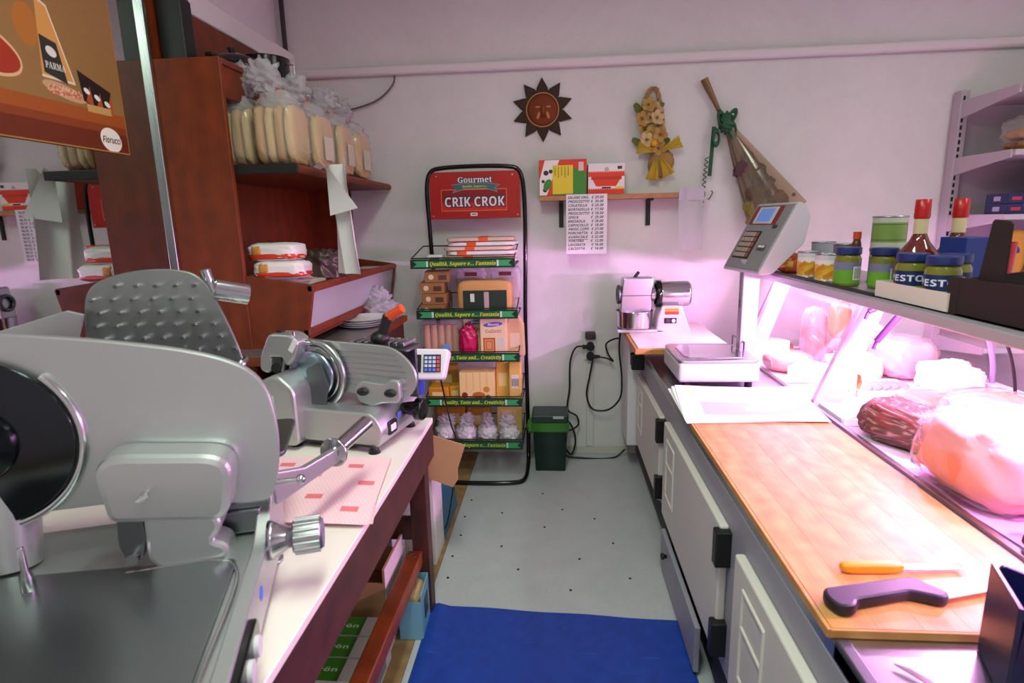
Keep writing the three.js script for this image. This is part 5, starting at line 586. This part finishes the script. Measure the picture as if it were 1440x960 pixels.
{ // shelving unit at the customer side
  const t = thing('shop_shelving', 'grey metal slotted shop shelving against the back wall', 'shelving', [2.95, 0, -3.7]); const mS = M(0xb9b2b8, 0.5);
  for (const x of [2.42, 3.5]) { partW(t, 'upright', bx(x, x + 0.05, 0, 2.36, -3.93, -3.86, 0.003), mS); for (let k = 0; k < 22; k++) partW(t, 'slot', bx(x + 0.012, x + 0.024, 1.42 + k * 0.042, 1.445 + k * 0.042, -3.861, -3.8585, 0), mBlack); }
  partW(t, 'back_panel', bx(2.45, 3.52, 0.1, 2.3, -3.94, -3.925, 0), mS);
  for (const y of [0.4, 0.85, 1.25, 1.6, 1.94]) { partW(t, 'shelf_board', bx(2.44, 3.53, y, y + 0.03, -3.9, -3.4, 0.003), mS); for (const x of [2.435, 3.51]) partW(t, 'shelf_bracket', ex([[0, 0], [0.44, 0.06], [0.44, 0.1], [0, 0.1]], 0.012, 0.001).rotateY(-Math.PI / 2).translate(x + 0.006, y - 0.07, -3.86), mS); }
  partW(t, 'top_panel', ex([[0, 0], [0.44, 0.06], [0.44, 0.1], [0, 0.1]], 0.012, 0.001).rotateY(-Math.PI / 2).translate(2.441, 2.2, -3.86), mS); partW(t, 'shelf_board', bx(2.44, 3.53, 2.27, 2.3, -3.9, -3.4, 0.003), mS);
  const mP = M(0x1a1f52, 0.4);
  let n = 0; const pbx = (x, y, z) => { const b = thing('pasta_box', 'navy blue pasta box with red mark on the shop shelving', 'box', [x, y, z], 0, 'navy pasta boxes on the shelving'); part(b, 'box', B(0.1, 0.055, 0.17, 0.002), mP, [0, 0.028, 0]); part(b, 'mark', bx(-0.03, 0.02, 0.018, 0.036, 0.085, 0.0865, 0), M(0xb83048, 0.5)); part(b, 'side_mark', bx(-0.0515, -0.05, 0.015, 0.04, -0.02, 0.03, 0), M(0xb0a8c4, 0.5)); n++; };
  for (let i = 0; i < 9; i++) for (let k = 0; k < Math.min(5, 2 + Math.floor(i * 0.9)); k++) pbx(2.52 + i * 0.108, 1.631 + k * 0.0565, -3.53);
  for (const [x, y, z, l] of [[2.68, 1.971, -3.52, 'clear bag of long golden bread on the second shelf'], [3.14, 1.971, -3.55, 'clear bag of golden bread further along the shelf'], [2.95, 2.301, -3.55, 'clear bag of brown rusks on the top shelf']]) { const b = thing('bread_bag', l, 'bread bag', [x, y, z]); for (let k = 0; k < 4; k++) part(b, 'loaf', pillow(0.34, 0.065, 0.09, 0.7, 0.12, k + x, 4), M(0xb0702c, 0.7), [0, 0.04 + (k % 2) * 0.06, -0.06 + (k >> 1) * 0.1], [0, 0, 0.08]); part(b, 'film', pillow(0.42, 0.19, 0.26, 0.7, 0.2, x, 5), mFilm, [0, 0.098, 0]); }
  for (let i = 0; i < 6; i++) { const b = thing('pasta_bag', 'orange-yellow bag of pasta on the lower shop shelf', 'bag', [2.55 + i * 0.16, 1.281, -3.5], 0, 'pasta bags on the shelving'); part(b, 'bag', pillow(0.14, 0.26, 0.1, 0.5, 0.1, i, 4), M(0xb8862c, 0.5), [0, 0.13, 0]); part(b, 'label', pillow(0.08, 0.09, 0.102, 0.5, 0.05, i), M(0x2c3a6c, 0.5), [0, 0.16, 0]); }
}
// ---------- floor mat ----------
{
  const tex = texFn(512, (u, v) => { const sc = noise.noise(u * 5, v * 130, 3) > 0.55 && noise.noise(u * 3, v * 9, 8) > 0.15 ? 26 : 0; const k = tn(u, v, 4, 2) * 8; return [22 + k * 0.4 + sc, 64 + k + sc, 165 + k * 1.6 + sc]; }, 1.0);
  const g = sheet(1, 1, (u, v) => [-0.56 + 1.06 * u, 0.004 + 0.003 * Math.sin(u * 16 + v * 4) * Math.sin(v * 7) + (u < 0.06 ? 0.012 * Math.sin(u / 0.06 * 3.14) : 0), -1.2 - (1.02 - 0.06 * u) * v], 40, 30, 0.002);
  single('floor_mat', 'scuffed royal blue floor mat in the staff aisle', 'mat', uvm(g), M(0xffffff, 0.5, 0, { map: tex }));
}
renderer.render(scene, camera);
